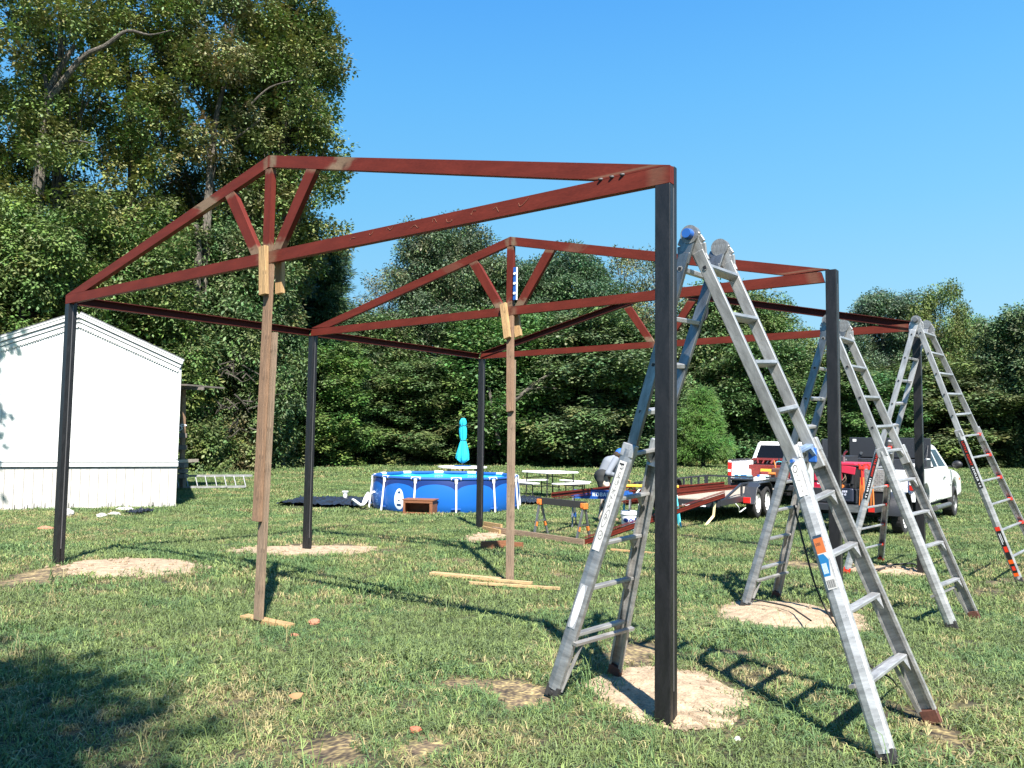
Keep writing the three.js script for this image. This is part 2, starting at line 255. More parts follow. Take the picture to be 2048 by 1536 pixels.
// C sections: web, two flanges and two lips, open towards dirO
function cSection(p, q, open, up, h = 0.1, d = 0.062, t = 0.004) {
  const z = q.clone().sub(p).normalize(), o = open.clone().addScaledVector(z, -open.dot(z)).normalize(), u = up.clone().addScaledVector(z, -up.dot(z)).normalize(), f = (a, b, c, w, hh) => bar(p.clone().addScaledVector(o, a).addScaledVector(u, b), q.clone().addScaledVector(o, a).addScaledVector(u, b), w, hh, u);
  return [f(t / 2, 0, 0, t, h), f(d / 2, h / 2 - t / 2, 0, d - 2 * t - 0.001, t), f(d / 2, -h / 2 + t / 2, 0, d - 2 * t - 0.001, t), f(d - t / 2, h / 2 - 0.005, 0, t, 0.01), f(d - t / 2, -h / 2 + 0.005, 0, t, 0.01)];
}
const PW = 0.096, TD = 0.05, CH = 0.1;                       // post width, truss depth, chord height
ROWS.forEach((v, r) => {
  const FW = WIDE[r];
  for (const side of [0, 1]) {
    const u0 = side ? FW - PW : 0, u1 = u0 + PW, b = FP((u0 + u1) / 2, 0, v + PW / 2), y0 = gy(b.x, b.z) - 0.12;
    const c = (uu, vv, yy) => FP(uu, yy, vv), top = FH + CH + 0.01, um = (u0 + u1) / 2, gs = [];
    const frontTop = r === 0 || side ? FH : top;
    // two channels welded mouth to mouth: a front and a rear half with a groove between them
    gs.push(bar(c(um, v + PW / 4 - 0.001, y0), c(um, v + PW / 4 - 0.001, frontTop), PW, PW / 2 - 0.004, FV, 0.006), bar(c(um, v + PW * 0.75 + 0.001, y0), c(um, v + PW * 0.75 + 0.001, top), PW - 0.002, PW / 2 - 0.004, FV, 0.006));
    const p = wpart('post', gs, mat.black, carport, null);
    wpart('weld_seam', [bar(c(u0 + 0.003, v + PW / 2, y0 + 0.3), c(u0 + 0.003, v + PW / 2, FH - 0.02), 0.006, 0.009, FV)], mat.seam, carport);
  }
  const t = new THREE.Group(); t.name = 'truss'; carport.add(t); const tp = FP(FW / 2, FH, v).sub(carport.position); t.position.copy(tp);
  const v0 = v + 0.0015, v1 = v + TD, a = r === 0 ? 0 : PW + 0.012, b = r === 0 ? FW : FW - PW * 0.5, y0 = FH, y1 = FH + CH, m = r ? 3.72 : 3.765, sl = (RISE - CH) / m, vt = CH / Math.cos(Math.atan(sl)), pk = FH + RISE;
  mpart('bottom_chord', member([[a, y0], [b, y0], [b, y1 - 0.001], [a + (r ? 0.03 : 0), y1 - 0.001]], v0, v1, [[0.5, 0.16, 0.5], [0.012, 0.07, 0.3]], 140), t);
  const low = vt / sl, e0 = r ? 0.06 : 0.002;
  if (r < 2) {
    mpart('top_chord', member([[e0, y1 + e0 * sl], [m - 0.001, pk], [m - 0.001, pk - vt], [low, y1 + 0.001]], v0, v1, [[0.985, 0.05, 0.9], [0.735, 0.16, r ? 0.25 : 0.85], [0.02, 0.05, 0.4]], 120), t);
    mpart('top_chord', member([[m + 0.001, pk], [FW - e0, y1 + e0 * sl], [FW - low, y1 + 0.001], [m + 0.001, pk - vt]], v0, v1, [[0.27, 0.2, r ? 0.2 : 0.9], [0.01, 0.04, 0.6]], 120), t);
  } else for (const [x0, x1, yA, yB] of [[m - 0.003, e0, pk - vt / 2, y1 - vt / 2 + 0.02], [m + 0.003, FW - e0, pk - vt / 2, y1 - vt / 2 + 0.02]])
    wpart('top_chord', cSection(FP(x0, yA, v1), FP(x1, yB, v1), FV.clone().negate(), new V3(0, 1, 0)), mat.redShade, t);
  // king post and the two fanned struts
  const ky = pk - vt - 0.004 + (r === 2 ? 0 : 0), w = 0.045;
  mpart('king_post', member([[m - w, y1 + 0.001], [m - w, ky - w * sl], [m + w, ky - w * sl], [m + w, y1 + 0.001]], v0, v1, [[0.0, 0.1, 0.8], [1, 0.05, 0.6]], 40), t);
  for (const s of [-1, 1]) {
    const bx = m + s * 0.145, tx = m + s * 0.575, ty = pk - vt - sl * 0.575 - 0.003, dx = tx - bx, dy = ty - y1, sx = s * 0.063;
    mpart('strut', member([[bx - sx, y1 + 0.001], [tx - sx, ty + s * sx * sl], [tx + sx, ty - s * sx * sl], [bx + sx, y1 + 0.001]], v0 + 0.001, v1 - 0.001, [[0.0, 0.12, 0.85], [1, 0.05, 0.5]], 50), t);
  }
});
{ // chalk scribbles and dark weld spots by the nearest corner
  const r = RNG(31), gs = [], ws = [], t = carport.children.find(c => c.name === 'truss'), q = (u, y) => FP(u, y, -0.0008);
  for (let k = 0; k < 9; k++) { const u = 1.0 + k * 0.2 + r() * 0.1, y = FH + 0.03 + r() * 0.04, pts = [q(u, y)]; for (let j = 0; j < 3; j++) pts.push(q(u - 0.02 * (j + 1) + (r() - 0.5) * 0.05, y + (r() - 0.5) * 0.05)); gs.push(tube(pts, 0.0013, 10, 4)); }
  for (let k = 0; k < 3; k++) { const u = 0.3 + 0.07 * k + r() * 0.02, c = new THREE.SphereGeometry(0.007 + 0.006 * r(), 8, 6); c.scale(1.6, 0.8, 0.5); const p = q(u, FH + CH + 0.002); c.translate(p.x, p.y, p.z); ws.push(c); }
  const cm = std(0.3, 0.13, 0.08, 0.9); for (const g of gs) wpart('chalk_mark', g, cm, t); for (const g of ws) wpart('weld_bead', g, mat.dark, t);
}
// eave beams along the left side, open towards the inside
for (const [v0, v1, w0, w1] of [[PW, ROWS[1], WIDE[0], WIDE[1]], [ROWS[1] + PW, ROWS[2], WIDE[1], WIDE[2]]])
  wpart('eave_beam', cSection(FP(w0 - 0.01, FH + 0.045, v0 + 0.002), FP(w1 - 0.01, FH + 0.045, v1 - 0.002), FL.clone().negate(), new V3(0, 1, 0)), mat.redShade, carport);

// spirit level clamped on the second king post
{
  const p = FP(FW / 2 - 0.075, FH + 0.17, ROWS[1] - 0.012), q = FP(FW / 2 - 0.075, FH + 0.56, ROWS[1] - 0.012), t = thing('spirit_level', 'blue and white spirit level hung on the king post of the second truss', 'spirit level', p);
  const at2 = k => p.clone().lerp(q, k);
  wpart('level_frame', [bar(p, q, 0.045, 0.02, FV)], mat.bluePl, t);
  wpart('edge_strip', [bar(p.clone().addScaledVector(FL, -0.0245), q.clone().addScaledVector(FL, -0.0245), 0.004, 0.024, FV)], mat.whitePl, t);
  for (const k of [0.2, 0.5, 0.8]) wpart('vial', [cyl(at2(k).addScaledVector(FV, -0.02), at2(k).addScaledVector(FV, -0.009), 0.016)], mat.whitePl, t);
}

// timber props under the trusses, each with two cheeks of new wood
function prop(label, base, top, spliceUp, spliceDn, second) {
  const t = thing('timber_prop', label, 'wooden prop', base, 0, null), P = k => base.clone().lerp(top, k), side = FL, dv = FV;
  const off = (p, a, b) => p.clone().addScaledVector(side, a).addScaledVector(dv, b);
  wpart('lower_plank', [bar(off(P(0), 0.0, 0.022), off(P(spliceUp), second ? 0.0 : -0.03, 0.024), 0.089, 0.038, dv, 0.003)], mat.greyWood, t);
  wpart('upper_plank', [bar(off(P(spliceDn), second ? -0.012 : 0.02, -0.018), off(P(0.995), 0, -0.018), 0.089, 0.038, dv, 0.003)], mat.oldWood, t);
  const a = off(P(0.905), second ? 0.0 : -0.005, -0.068), b = off(P(1.045), second ? 0.07 : 0.03, -0.068);
  wpart('cheek', [bar(a, b, 0.089, 0.038, dv, 0.003)], mat.paleWood, t);
  wpart('cheek', [bar(off(P(0.915), second ? -0.05 : -0.02, 0.082), off(P(1.02), 0, 0.082), 0.089, 0.038, dv, 0.003)], mat.paleWood, t);
  return t;
}
prop('weathered spliced timber prop under the middle of the nearest truss', gp(512, 1240, 0.036), FP(FW / 2, FH, 0.02), 0.8, 0.27, false);
prop('tan timber prop under the middle of the second truss', gp(1017, 1166, 0.04), FP(FW / 2, FH, ROWS[1] + 0.02), 0.82, 0.62, true);
const board = (name, label, px0, py0, px1, py1, w, h, m, lift = 0.01, group) => { const a = gp(px0, py0), b = gp(px1, py1); a.y = gy(a.x, a.z) + h / 2 + lift; b.y = gy(b.x, b.z) + h / 2 + lift; return single(name, [bar(a, b, w, h, new V3(0, 1, 0), 0.003)], m, label, 'board', group); };
board('board', 'short pale board flat under the foot of the nearest timber prop', 488, 1238, 582, 1258, 0.089, 0.038, mat.paleWood, 0.0);
board('board', 'long pale board left of the second timber prop', 862, 1152, 1000, 1165, 0.09, 0.038, mat.paleWood2, 0.012);
board('board', 'wide pale board directly under the foot of the second timber prop', 955, 1163, 1062, 1172, 0.1, 0.038, mat.paleWood, 0.0);
board('board', 'thin pale strip in front of the second timber prop', 938, 1171, 1120, 1183, 0.035, 0.03, mat.paleWood2, 0.016);
board('board', 'pale block on the thin strip before the second timber prop', 992, 1172, 1064, 1178, 0.05, 0.03, mat.paleWood2, 0.048);
board('board', 'long weathered board from the farthest left post to the leaning red channel', 985, 1066, 1168, 1093, 0.038, 0.09, mat.greyWood, 0.02);
board('board', 'upper pale offcut beside the farthest left post', 968, 1056, 1003, 1062, 0.04, 0.09, mat.paleWood, 0.03);
board('board', 'lower pale offcut beside the farthest left post', 966, 1062, 1000, 1070, 0.04, 0.09, mat.paleWood, 0.0);
board('board', 'orange brown plank behind the second timber prop, left of it', 962, 1099, 1014, 1097, 0.05, 0.12, mat.brownWood, 0.0);
board('board', 'orange brown plank behind the second timber prop, sticking out right', 1000, 1094, 1046, 1097, 0.05, 0.09, mat.brownWood, 0.0);
board('board', 'narrow pale stick on the grass beyond the nearest ladder', 1222, 1103, 1310, 1111, 0.04, 0.03, mat.paleWood, 0.015);

// ---------------------------------------------------------------- hinged telescopic ladders
function stickerPlane(w, h, texture, p, xdir, ydir) {        // a thin printed label: (w along xdir, h along ydir)
  const g = new THREE.PlaneGeometry(w, h), z = xdir.clone().cross(ydir).normalize(); g.applyMatrix4(new THREE.Matrix4().makeBasis(xdir.clone().normalize(), ydir.clone().normalize(), z)); g.translate(p.x, p.y, p.z); return g;
}
const print = (w, h, draw, rough = 0.45) => new THREE.MeshStandardMaterial({ map: canvas(w, h, draw), roughness: rough });
const scrib = (c, x, y, s, n, seed) => { const r = RNG(seed); c.lineWidth = s * 0.05; c.beginPath(); for (let i = 0; i < n; i++) { const a = x + r() * s, b = y + r() * s * 0.6; c.moveTo(a, b); c.quadraticCurveTo(a + (r() - 0.5) * s, b + (r() - 0.5) * s, x + r() * s, y + r() * s * 0.6); } c.stroke(); };
function ladder(o) {
  const [H1, H2] = o.H, t = thing('folding_ladder', o.label, 'ladder', H1.clone().add(H2).multiplyScalar(0.5).setY(gy(H1.x, H1.z)), 0, 'three A-frame ladders straddling the right hand posts');
  const across = H2.clone().sub(H1).setY(0).normalize(), top = H1.clone().add(H2).multiplyScalar(0.5), out = {};
  // hinges
  [H1, H2].forEach((h, i) => {
    const s = i ? 1 : -1;
    const hg = wpart('hinge', [cyl(h.clone().addScaledVector(across, -0.022), h.clone().addScaledVector(across, 0.022), o.hr, o.hr, 24)], mat.hinge, t);
    wpart('hinge_knob', [cyl(h.clone().addScaledVector(across, s * 0.02), h.clone().addScaledVector(across, s * 0.062), o.hr * 0.6, o.hr * 0.5, 20)], i ? o.knob2 : o.knob, hg);
  });
  for (const leg of o.legs) {
    const F = leg.F, Hs = [H1, H2], A = top.clone(), nrm = F[1].clone().sub(F[0]).cross(A.clone().sub(F[0])).normalize(); if (nrm.y < 0) nrm.negate();    // outward and up
    const J = leg.J.map(j => hit(j[0], j[1], A, F[0], F[1])), inner = [], outer = [];
    [0, 1].forEach(i => {
      const s = i ? 1 : -1, dir = J[i].clone().sub(Hs[i]), hEnd = Hs[i].clone().addScaledVector(dir.clone().normalize(), 0.02), jIn = J[i].clone().addScaledVector(across, -s * 0.03), over = jIn.clone().add(F[i].clone().sub(J[i]).multiplyScalar(0.06)).addScaledVector(nrm, -0.002);
      inner.push([hEnd, jIn]);
      // arm of the hinge: a broad curved plate, then the rail
      const kn = hEnd.clone().lerp(jIn, 0.09);
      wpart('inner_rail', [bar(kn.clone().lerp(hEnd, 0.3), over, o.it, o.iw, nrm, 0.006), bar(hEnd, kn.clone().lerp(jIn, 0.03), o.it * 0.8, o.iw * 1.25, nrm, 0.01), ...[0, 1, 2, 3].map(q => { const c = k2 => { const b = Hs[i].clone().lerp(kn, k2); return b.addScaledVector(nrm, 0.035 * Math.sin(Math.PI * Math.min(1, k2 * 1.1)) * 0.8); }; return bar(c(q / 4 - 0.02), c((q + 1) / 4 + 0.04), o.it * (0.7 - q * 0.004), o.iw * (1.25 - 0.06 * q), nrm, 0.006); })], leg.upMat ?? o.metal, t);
      // outer rail: a bulged channel open towards the other rail
      const p = J[i].clone().addScaledVector(F[i].clone().sub(J[i]).normalize(), -0.05), q = F[i].clone().addScaledVector(F[i].clone().sub(J[i]).normalize(), -0.06), w = o.ow, d = o.ot, k = 0.004;
      // frame(): x = up x z ; find whether x points to the partner
      const z = q.clone().sub(p).normalize(), x = nrm.clone().cross(z), sg = x.dot(across) * -s > 0 ? 1 : -1;
      const prof = [[-d * 0.5, -w / 2 + 0.012], [-d * 0.75, 0], [-d * 0.5, w / 2 - 0.012], [-d * 0.3, w / 2], [d / 2, w / 2], [d / 2, w / 2 - 0.016], [d / 2 - k, w / 2 - 0.016], [d / 2 - k, w / 2 - k], [-d * 0.3, w / 2 - k], [-d * 0.46, w / 2 - 0.014], [-d * 0.6, 0], [-d * 0.46, -w / 2 + 0.014], [-d * 0.3, -w / 2 + k], [d / 2 - k, -w / 2 + k], [d / 2 - k, -w / 2 + 0.016], [d / 2, -w / 2 + 0.016], [d / 2, -w / 2], [-d * 0.3, -w / 2]].map(a => [a[0] * sg, a[1]]);
      const rl = wpart('outer_rail', prism(sg > 0 ? prof : prof.reverse(), p, q, nrm), i && leg.farMat ? leg.farMat : (leg.loMat ?? o.metal2), t);
      outer.push([p, q, z, x.multiplyScalar(sg)]);
      wpart('collar', [bar(p.clone().addScaledVector(z, -0.035), p.clone().addScaledVector(z, 0.05), d * 1.25, w * 1.06, nrm, 0.008)], o.collar ?? o.metal2, t);
      wpart('foot', [bar(q.clone().addScaledVector(z, -0.02), F[i].clone().addScaledVector(z, -0.004), d * 1.1, w * 1.02, nrm, 0.006), cyl(q.clone().addScaledVector(across, s * d * 0.5).addScaledVector(z, 0.02), q.clone().addScaledVector(across, s * d * 0.9).addScaledVector(z, 0.02), 0.012)], leg.foot?.[i] ?? mat.rubber, t);
    });
    // rungs of the inner ladder and the plugs that close their ends
    for (const k of leg.up) {
      const a = inner[0][0].clone().lerp(inner[0][1], k), b = inner[1][0].clone().lerp(inner[1][1], k);
      const r = wpart('rung', [bar(a, b, 0.03, 0.058, nrm, 0.006), bar(a.clone().addScaledVector(nrm, 0.031), b.clone().addScaledVector(nrm, 0.031), 0.02, 0.006, nrm)].map(g => g), o.rungMat ?? o.metal, t);
      [a, b].forEach((e, i) => { const s = i ? 1 : -1, c = e.clone().addScaledVector(across, s * (o.it * 0.5 + 0.0005)); wpart('rung_end', [cyl(c, c.clone().addScaledVector(across, s * 0.004), o.hole, o.hole, 16)], mat.aluDull, r); wpart('rung_hole', [bar(c.clone().addScaledVector(across, s * 0.003), c.clone().addScaledVector(across, s * 0.006), o.hole * 1.15, o.hole * 1.15, nrm)], mat.dark, r); });
    }
    // treads of the outer ladder, each on two flared brackets
    leg.dn.forEach((k, n) => {
      const a = outer[0][0].clone().lerp(outer[0][1], k), b = outer[1][0].clone().lerp(outer[1][1], k), dz = outer[0][2];
      a.addScaledVector(outer[0][3], o.ot * 0.5); b.addScaledVector(outer[1][3], o.ot * 0.5);
      const up = new V3(0, 1, 0), gs = [bar(a, b, o.tread, 0.022, up, 0.005)];
      const ab = b.clone().sub(a).normalize();
      if (!o.thin) for (const [e, s] of [[a, 1], [b, -1]]) { const e2 = e.clone().addScaledVector(ab, s * 0.09), low = e.clone().addScaledVector(dz, 0.085).addScaledVector(ab, s * 0.006), q0 = e.clone().addScaledVector(nrm, 0.02), q1 = e2.clone().addScaledVector(nrm, 0.02), q2 = low.clone().addScaledVector(nrm, 0.02); const g = new THREE.BufferGeometry(), dn = nrm.clone().multiplyScalar(-0.022), v = [q0, q1, q2, q0.clone().add(dn), q1.clone().add(dn), q2.clone().add(dn)], I = [0, 1, 2, 3, 5, 4, 0, 3, 4, 0, 4, 1, 1, 4, 5, 1, 5, 2, 2, 5, 3, 2, 3, 0]; g.setAttribute('position', new THREE.Float32BufferAttribute(I.flatMap(i => [v[i].x, v[i].y, v[i].z]), 3)); g.setAttribute('uv', new THREE.Float32BufferAttribute(I.flatMap(i => [v[i].x * 3, v[i].y * 3]), 2)); g.computeVertexNormals(); gs.push(g); }
      const r = wpart('tread', gs, (n === 0 && leg.firstMat) || leg.treadMat || o.treadMat || o.metal2, t);
      if (o.cap) for (const [e, s] of [[a, -1], [b, 1]]) wpart('end_cap', [bar(e.clone().addScaledVector(ab, s * -0.035), e.clone().addScaledVector(ab, s * 0.03).addScaledVector(nrm, 0.012), 0.05, 0.04, up, 0.008)], o.cap, r);
    });
    // second bar and V straps by the feet
    if (leg.brace) {
      const a = outer[0][0].clone().lerp(outer[0][1], leg.brace), b = outer[1][0].clone().lerp(outer[1][1], leg.brace);
      const off = -o.ow * 0.5 - 0.012; a.addScaledVector(nrm, off); b.addScaledVector(nrm, off);
      const gs = [bar(a.clone().addScaledVector(outer[0][3], -0.02), b.clone().addScaledVector(outer[1][3], -0.02), 0.018, 0.03, nrm)];
      for (const [e, i] of [[a, 0], [b, 1]]) { const q = outer[i][1]; gs.push(bar(e.clone().addScaledVector(outer[i][3], 0.05), q.clone().addScaledVector(nrm, -o.ow * 0.5).addScaledVector(outer[i][3], 0.012), 0.022, 0.005, outer[i][3])); }
      wpart('brace', gs, leg.braceMat ?? mat.aluDull, t);
    }
    (out.legs ??= []).push({ inner, outer, J, nrm, F });
  }
  out.t = t; out.across = across; return out;
}
// ladder 1, the nearest
const L1 = ladder({
  label: 'nearest silver ladder straddling the front right post, with one blue hinge knob', H: [at(1381, 470, 4.66), at(1441, 496, 5.0)], hr: 0.056, it: 0.028, iw: 0.072, ot: 0.034, ow: 0.092, hole: 0.017, tread: 0.05,
  metal: mat.alu, metal2: mat.aluBright, knob: mat.bluePl, knob2: mat.steelGrey,
  legs: [
    { F: [gp(1780, 1534), gp(1868, 1448)], J: [[1590, 922], [1630, 905]], up: [0.14, 0.36, 0.575, 0.79], dn: [0.0, 0.185, 0.385, 0.575, 0.795], brace: 0.8, farMat: mat.aluDull, firstMat: std(0.3, 0.42, 0.62, 0.5, { map: T.alu, metalness: 0.3 }), foot: [mat.rubber, mat.rustFoot], treadMat: mat.aluWhite },
    { F: [gp(1102, 1396), gp(1228, 1354)], J: [[1254, 915], [1312, 905]], up: [0.14, 0.36, 0.575, 0.79], dn: [0.02, 0.21, 0.395, 0.585, 0.78], brace: 0.8, loMat: mat.aluShadeMid, upMat: mat.aluShade, farMat: mat.aluDull, foot: [mat.rubber, mat.rustFoot], treadMat: mat.aluDull },  // rails of this leg take metals darkened to stand for shade
  ]
});
// ladder 2
for (const [i, s] of [[0, -1], [1, 1]]) { const J = L1.legs[0].J[i]; wpart('lock', [bar(J.clone().addScaledVector(L1.across, -s * 0.045).add(new V3(0, 0.03, 0)), J.clone().addScaledVector(L1.across, -s * 0.045).add(new V3(0, -0.06, 0)), 0.022, 0.05, L1.legs[0].nrm, 0.008), cyl(J.clone().addScaledVector(L1.across, s * 0.02), J.clone().addScaledVector(L1.across, s * 0.06), 0.01)], mat.bluePl, L1.t); }
const L2 = ladder({
  label: 'older silver ladder with grey knobs straddling the middle right post', H: [at(1658, 641, 7.42), at(1687, 652, 7.75)], hr: 0.06, it: 0.028, iw: 0.072, ot: 0.034, ow: 0.086, hole: 0.017, tread: 0.05,
  metal: mat.alu, metal2: mat.aluBright, knob: mat.steelGrey, knob2: mat.steelGrey,
  legs: [
    { F: [gp(1908, 1262), gp(1952, 1240)], J: [[1768, 914], [1806, 908]], up: [0.12, 0.34, 0.57, 0.79], dn: [0.0, 0.185, 0.385, 0.575, 0.795], brace: 0.84, farMat: mat.aluDull, foot: [mat.rubber, mat.rustFoot], treadMat: mat.aluWhite },
    { F: [gp(1488, 1218), gp(1551, 1198)], J: [[1577, 912], [1614, 905]], up: [0.12, 0.34, 0.57, 0.79], dn: [0.02, 0.21, 0.395, 0.585, 0.78], brace: 0.84, loMat: mat.aluShadeMid, upMat: mat.aluShade, farMat: mat.aluDull, foot: [mat.rubber, mat.rustFoot], treadMat: mat.aluDull },
  ]
});
// ladder 3, newer, with red caps
const L3 = ladder({
  label: 'newer ladder with red tread caps straddling the farthest right post', H: [at(1832, 640, 9.75), at(1853, 649, 10.15)], hr: 0.055, it: 0.028, iw: 0.066, ot: 0.034, ow: 0.08, hole: 0.012, tread: 0.03, thin: true, cap: mat.redPl,
  metal: mat.aluWhite, metal2: mat.aluWhite, knob: mat.steelGrey, knob2: mat.steelGrey,
  legs: [
    { F: [gp(2041, 1168), gp(2086, 1136)], J: [[1921, 873], [1957, 866]], up: [0.1, 0.28, 0.46, 0.64, 0.82], dn: [0.03, 0.18, 0.345, 0.505, 0.68, 0.86] },
    { F: [gp(1692, 1147), gp(1761, 1123)], J: [[1758, 899], [1782, 893]], up: [0.1, 0.28, 0.46, 0.64, 0.82], dn: [0.03, 0.18, 0.345, 0.505, 0.68, 0.86], foot: [mat.redPl, mat.redPl] },
  ]
});
// labels stuck on the rails: (ladder, leg, rail, place along it, length, width, picture); drawn lengthwise
function stick(L, leg, i, k, len, wid, m, face = 'n', inner = false, label) {
  const l = L.legs[leg], r = inner ? [...l.inner[i], l.inner[i][1].clone().sub(l.inner[i][0]).normalize()] : l.outer[i], p = r[0].clone().lerp(r[1], k), z = r[2].clone(), s = i ? 1 : -1;
  let x, off; if (face === 'n') { x = l.nrm.clone().cross(z).normalize(); off = l.nrm.clone().multiplyScalar(0.0475 + (L === L3 ? -0.006 : 0)); } else { x = l.nrm.clone(); off = L.across.clone().multiplyScalar(s * (inner ? 0.0155 : 0.0275)); }
  const n = off.clone().normalize(); x = z.clone().cross(n).normalize();
  wpart('label', [stickerPlane(wid, len, m, p.add(off), x.clone().negate(), z.clone().negate())], m, L.t, label);
}
const txt = (c, s, x, y, px, col, w = 'bold') => { c.fillStyle = col; c.font = w + ' ' + px + 'px sans-serif'; c.textAlign = 'center'; c.textBaseline = 'middle'; c.fillText(s, x, y); };
const lblA = print(96, 512, (c, w, h) => { c.fillStyle = '#b9b7b2'; c.fillRect(0, 0, w, h); c.fillStyle = '#222'; c.strokeStyle = '#222'; c.lineWidth = 4; c.beginPath(); c.ellipse(w / 2, 330, 26, 52, 0.3, 0, 7); c.stroke(); c.beginPath(); c.ellipse(w / 2, 425, 30, 22, 0.3, 0, 7); c.stroke(); for (let i = 0; i < 6; i++) scrib(c, 18, 20 + i * 45, 55, 5, i + 3); scrib(c, 25, 305, 45, 8, 33); scrib(c, 30, 415, 36, 5, 35); c.fillRect(10, 14, 60, 10); });
const lblOval = print(96, 256, (c, w, h) => { c.fillStyle = '#8d8f92'; c.fillRect(0, 0, w, h); c.fillStyle = '#e6e6e6'; c.beginPath(); c.ellipse(w / 2, h / 2, 40, 122, 0, 0, 7); c.fill(); c.strokeStyle = '#999'; for (let i = 0; i < 5; i++) scrib(c, 22, 40 + i * 38, 50, 3, i + 60); });
const lblOrange = print(96, 420, (c, w, h) => { c.fillStyle = '#b5b3ae'; c.fillRect(0, 0, w, h); c.fillStyle = '#27394a'; c.fillRect(0, 0, w, 22); c.fillStyle = '#b0602f'; c.fillRect(0, 22, w, 120); c.fillStyle = '#1d6595'; c.beginPath(); c.moveTo(0, 150); c.lineTo(60, 150); c.lineTo(w, 200); c.lineTo(w * 0.7, 320); c.lineTo(0, 320); c.fill(); txt(c, '300', 34, 70, 34, '#3a2a20'); c.fillStyle = '#e8e8e8'; for (let i = 0; i < 6; i++) c.fillRect(10 + i * 9, 220, 4, 80); c.fillStyle = '#111'; for (let i = 0; i < 12; i++) c.fillRect(8 + i * 7, 350, i % 3 ? 3 : 5, 60); });
const lblBlack = print(96, 300, (c, w, h) => { c.fillStyle = '#cfccc6'; c.fillRect(0, 0, w, h); c.strokeStyle = '#1a1a1a'; c.lineWidth = 7; c.beginPath(); c.ellipse(40, 60, 22, 34, 0.5, 0, 7); c.stroke(); for (let i = 0; i < 4; i++) scrib(c, 26, 110 + i * 44, 44, 4, i + 80); });
const lblRed = print(64, 512, (c, w, h) => { c.fillStyle = '#17181a'; c.fillRect(0, 0, w, h); c.save(); c.translate(w / 2, 0); c.rotate(Math.PI / 2); txt(c, 'LITTLE GIANT', 140, 0, 40, '#d8331f'); txt(c, 'LEVELER', 360, 0, 38, '#f2f2f2'); txt(c, '1.5', 475, 0, 36, '#f2f2f2'); c.restore(); });
const lblFoot = print(64, 300, (c, w, h) => { c.fillStyle = '#1b1b1b'; c.fillRect(0, 0, w, h); c.fillStyle = '#d8331f'; c.fillRect(0, 0, w, 36); c.fillRect(8, 180, w - 16, 50); c.fillStyle = '#ddd'; c.fillRect(14, 60, 10, 100); c.fillRect(34, 60, 8, 80); });
const lblDanger = print(64, 200, (c, w, h) => { c.fillStyle = '#e05a12'; c.fillRect(0, 0, w, h); c.fillStyle = '#1b1b1b'; c.fillRect(0, 50, w, 110); c.fillStyle = '#d8331f'; c.fillRect(10, 80, 44, 50); });
stick(L1, 1, 0, 0.235, 0.56, 0.05, lblA, 's'); stick(L1, 1, 0, 0.655, 0.27, 0.05, lblOval, 's'); stick(L1, 0, 0, 0.4, 0.29, 0.05, lblOrange, 's'); stick(L1, 0, 0, 0.1, 0.2, 0.05, lblBlack, 's');
stick(L3, 0, 0, 0.22, 0.6, 0.05, lblRed, 's'); stick(L3, 0, 0, 0.76, 0.4, 0.05, lblFoot, 's'); stick(L3, 0, 0, 0.925, 0.2, 0.05, lblDanger, 's'); stick(L3, 1, 0, 0.24, 0.6, 0.05, lblRed, 's'); stick(L1, 0, 1, 0.3, 0.16, 0.05, lblBlack, 's', true);
// a clamp hooked on the far rail of the near ladder
{
  const p = at(1398, 640, 5.4), t = thing('hook_clamp', 'black hook shaped clamp hanging on the upper rail of the nearest ladder', 'clamp', p);
  wpart('jaw', tube([at(1384, 650, 5.35), at(1400, 646, 5.35), at(1412, 634, 5.35), at(1414, 606, 5.35)], 0.011, 20), mat.dark, t);
  wpart('screw', [cyl(at(1390, 664, 5.36), at(1398, 632, 5.36), 0.012)], mat.dark, t); wpart('handle', [cyl(at(1398, 658, 5.36), at(1393, 676, 5.36), 0.02, 0.016)], mat.rubber, t);
}
for (const [l, pts, r] of [['black power cable lying over the sand mound at the middle right post', [[1480, 1208], [1500, 1218], [1545, 1228], [1578, 1236], [1600, 1250], [1622, 1266]], 0.008], ['black cable coiled on the sand at the farthest right post', [[1728, 1146], [1752, 1146], [1790, 1136], [1822, 1134], [1838, 1140]], 0.012]])
  single('power_cable', tube(pts.map(p => gp(p[0], p[1]).add(new V3(0, l.includes('mound') ? 0.1 : 0.045, 0))), r, 40), mat.rubber, l, 'cable');
single('power_cable', tube([at(1588, 1010, 4.5), at(1608, 1090, 4.45), at(1634, 1180, 4.4), at(1664, 1240, 4.4), at(1716, 1304, 4.42), at(1745, 1336, 4.45), at(1775, 1352, 4.5), gp(1800, 1375), gp(1830, 1392)], 0.0055, 60), mat.rubber, 'thin black cable hanging slack behind the right side of the nearest ladder', 'cable');

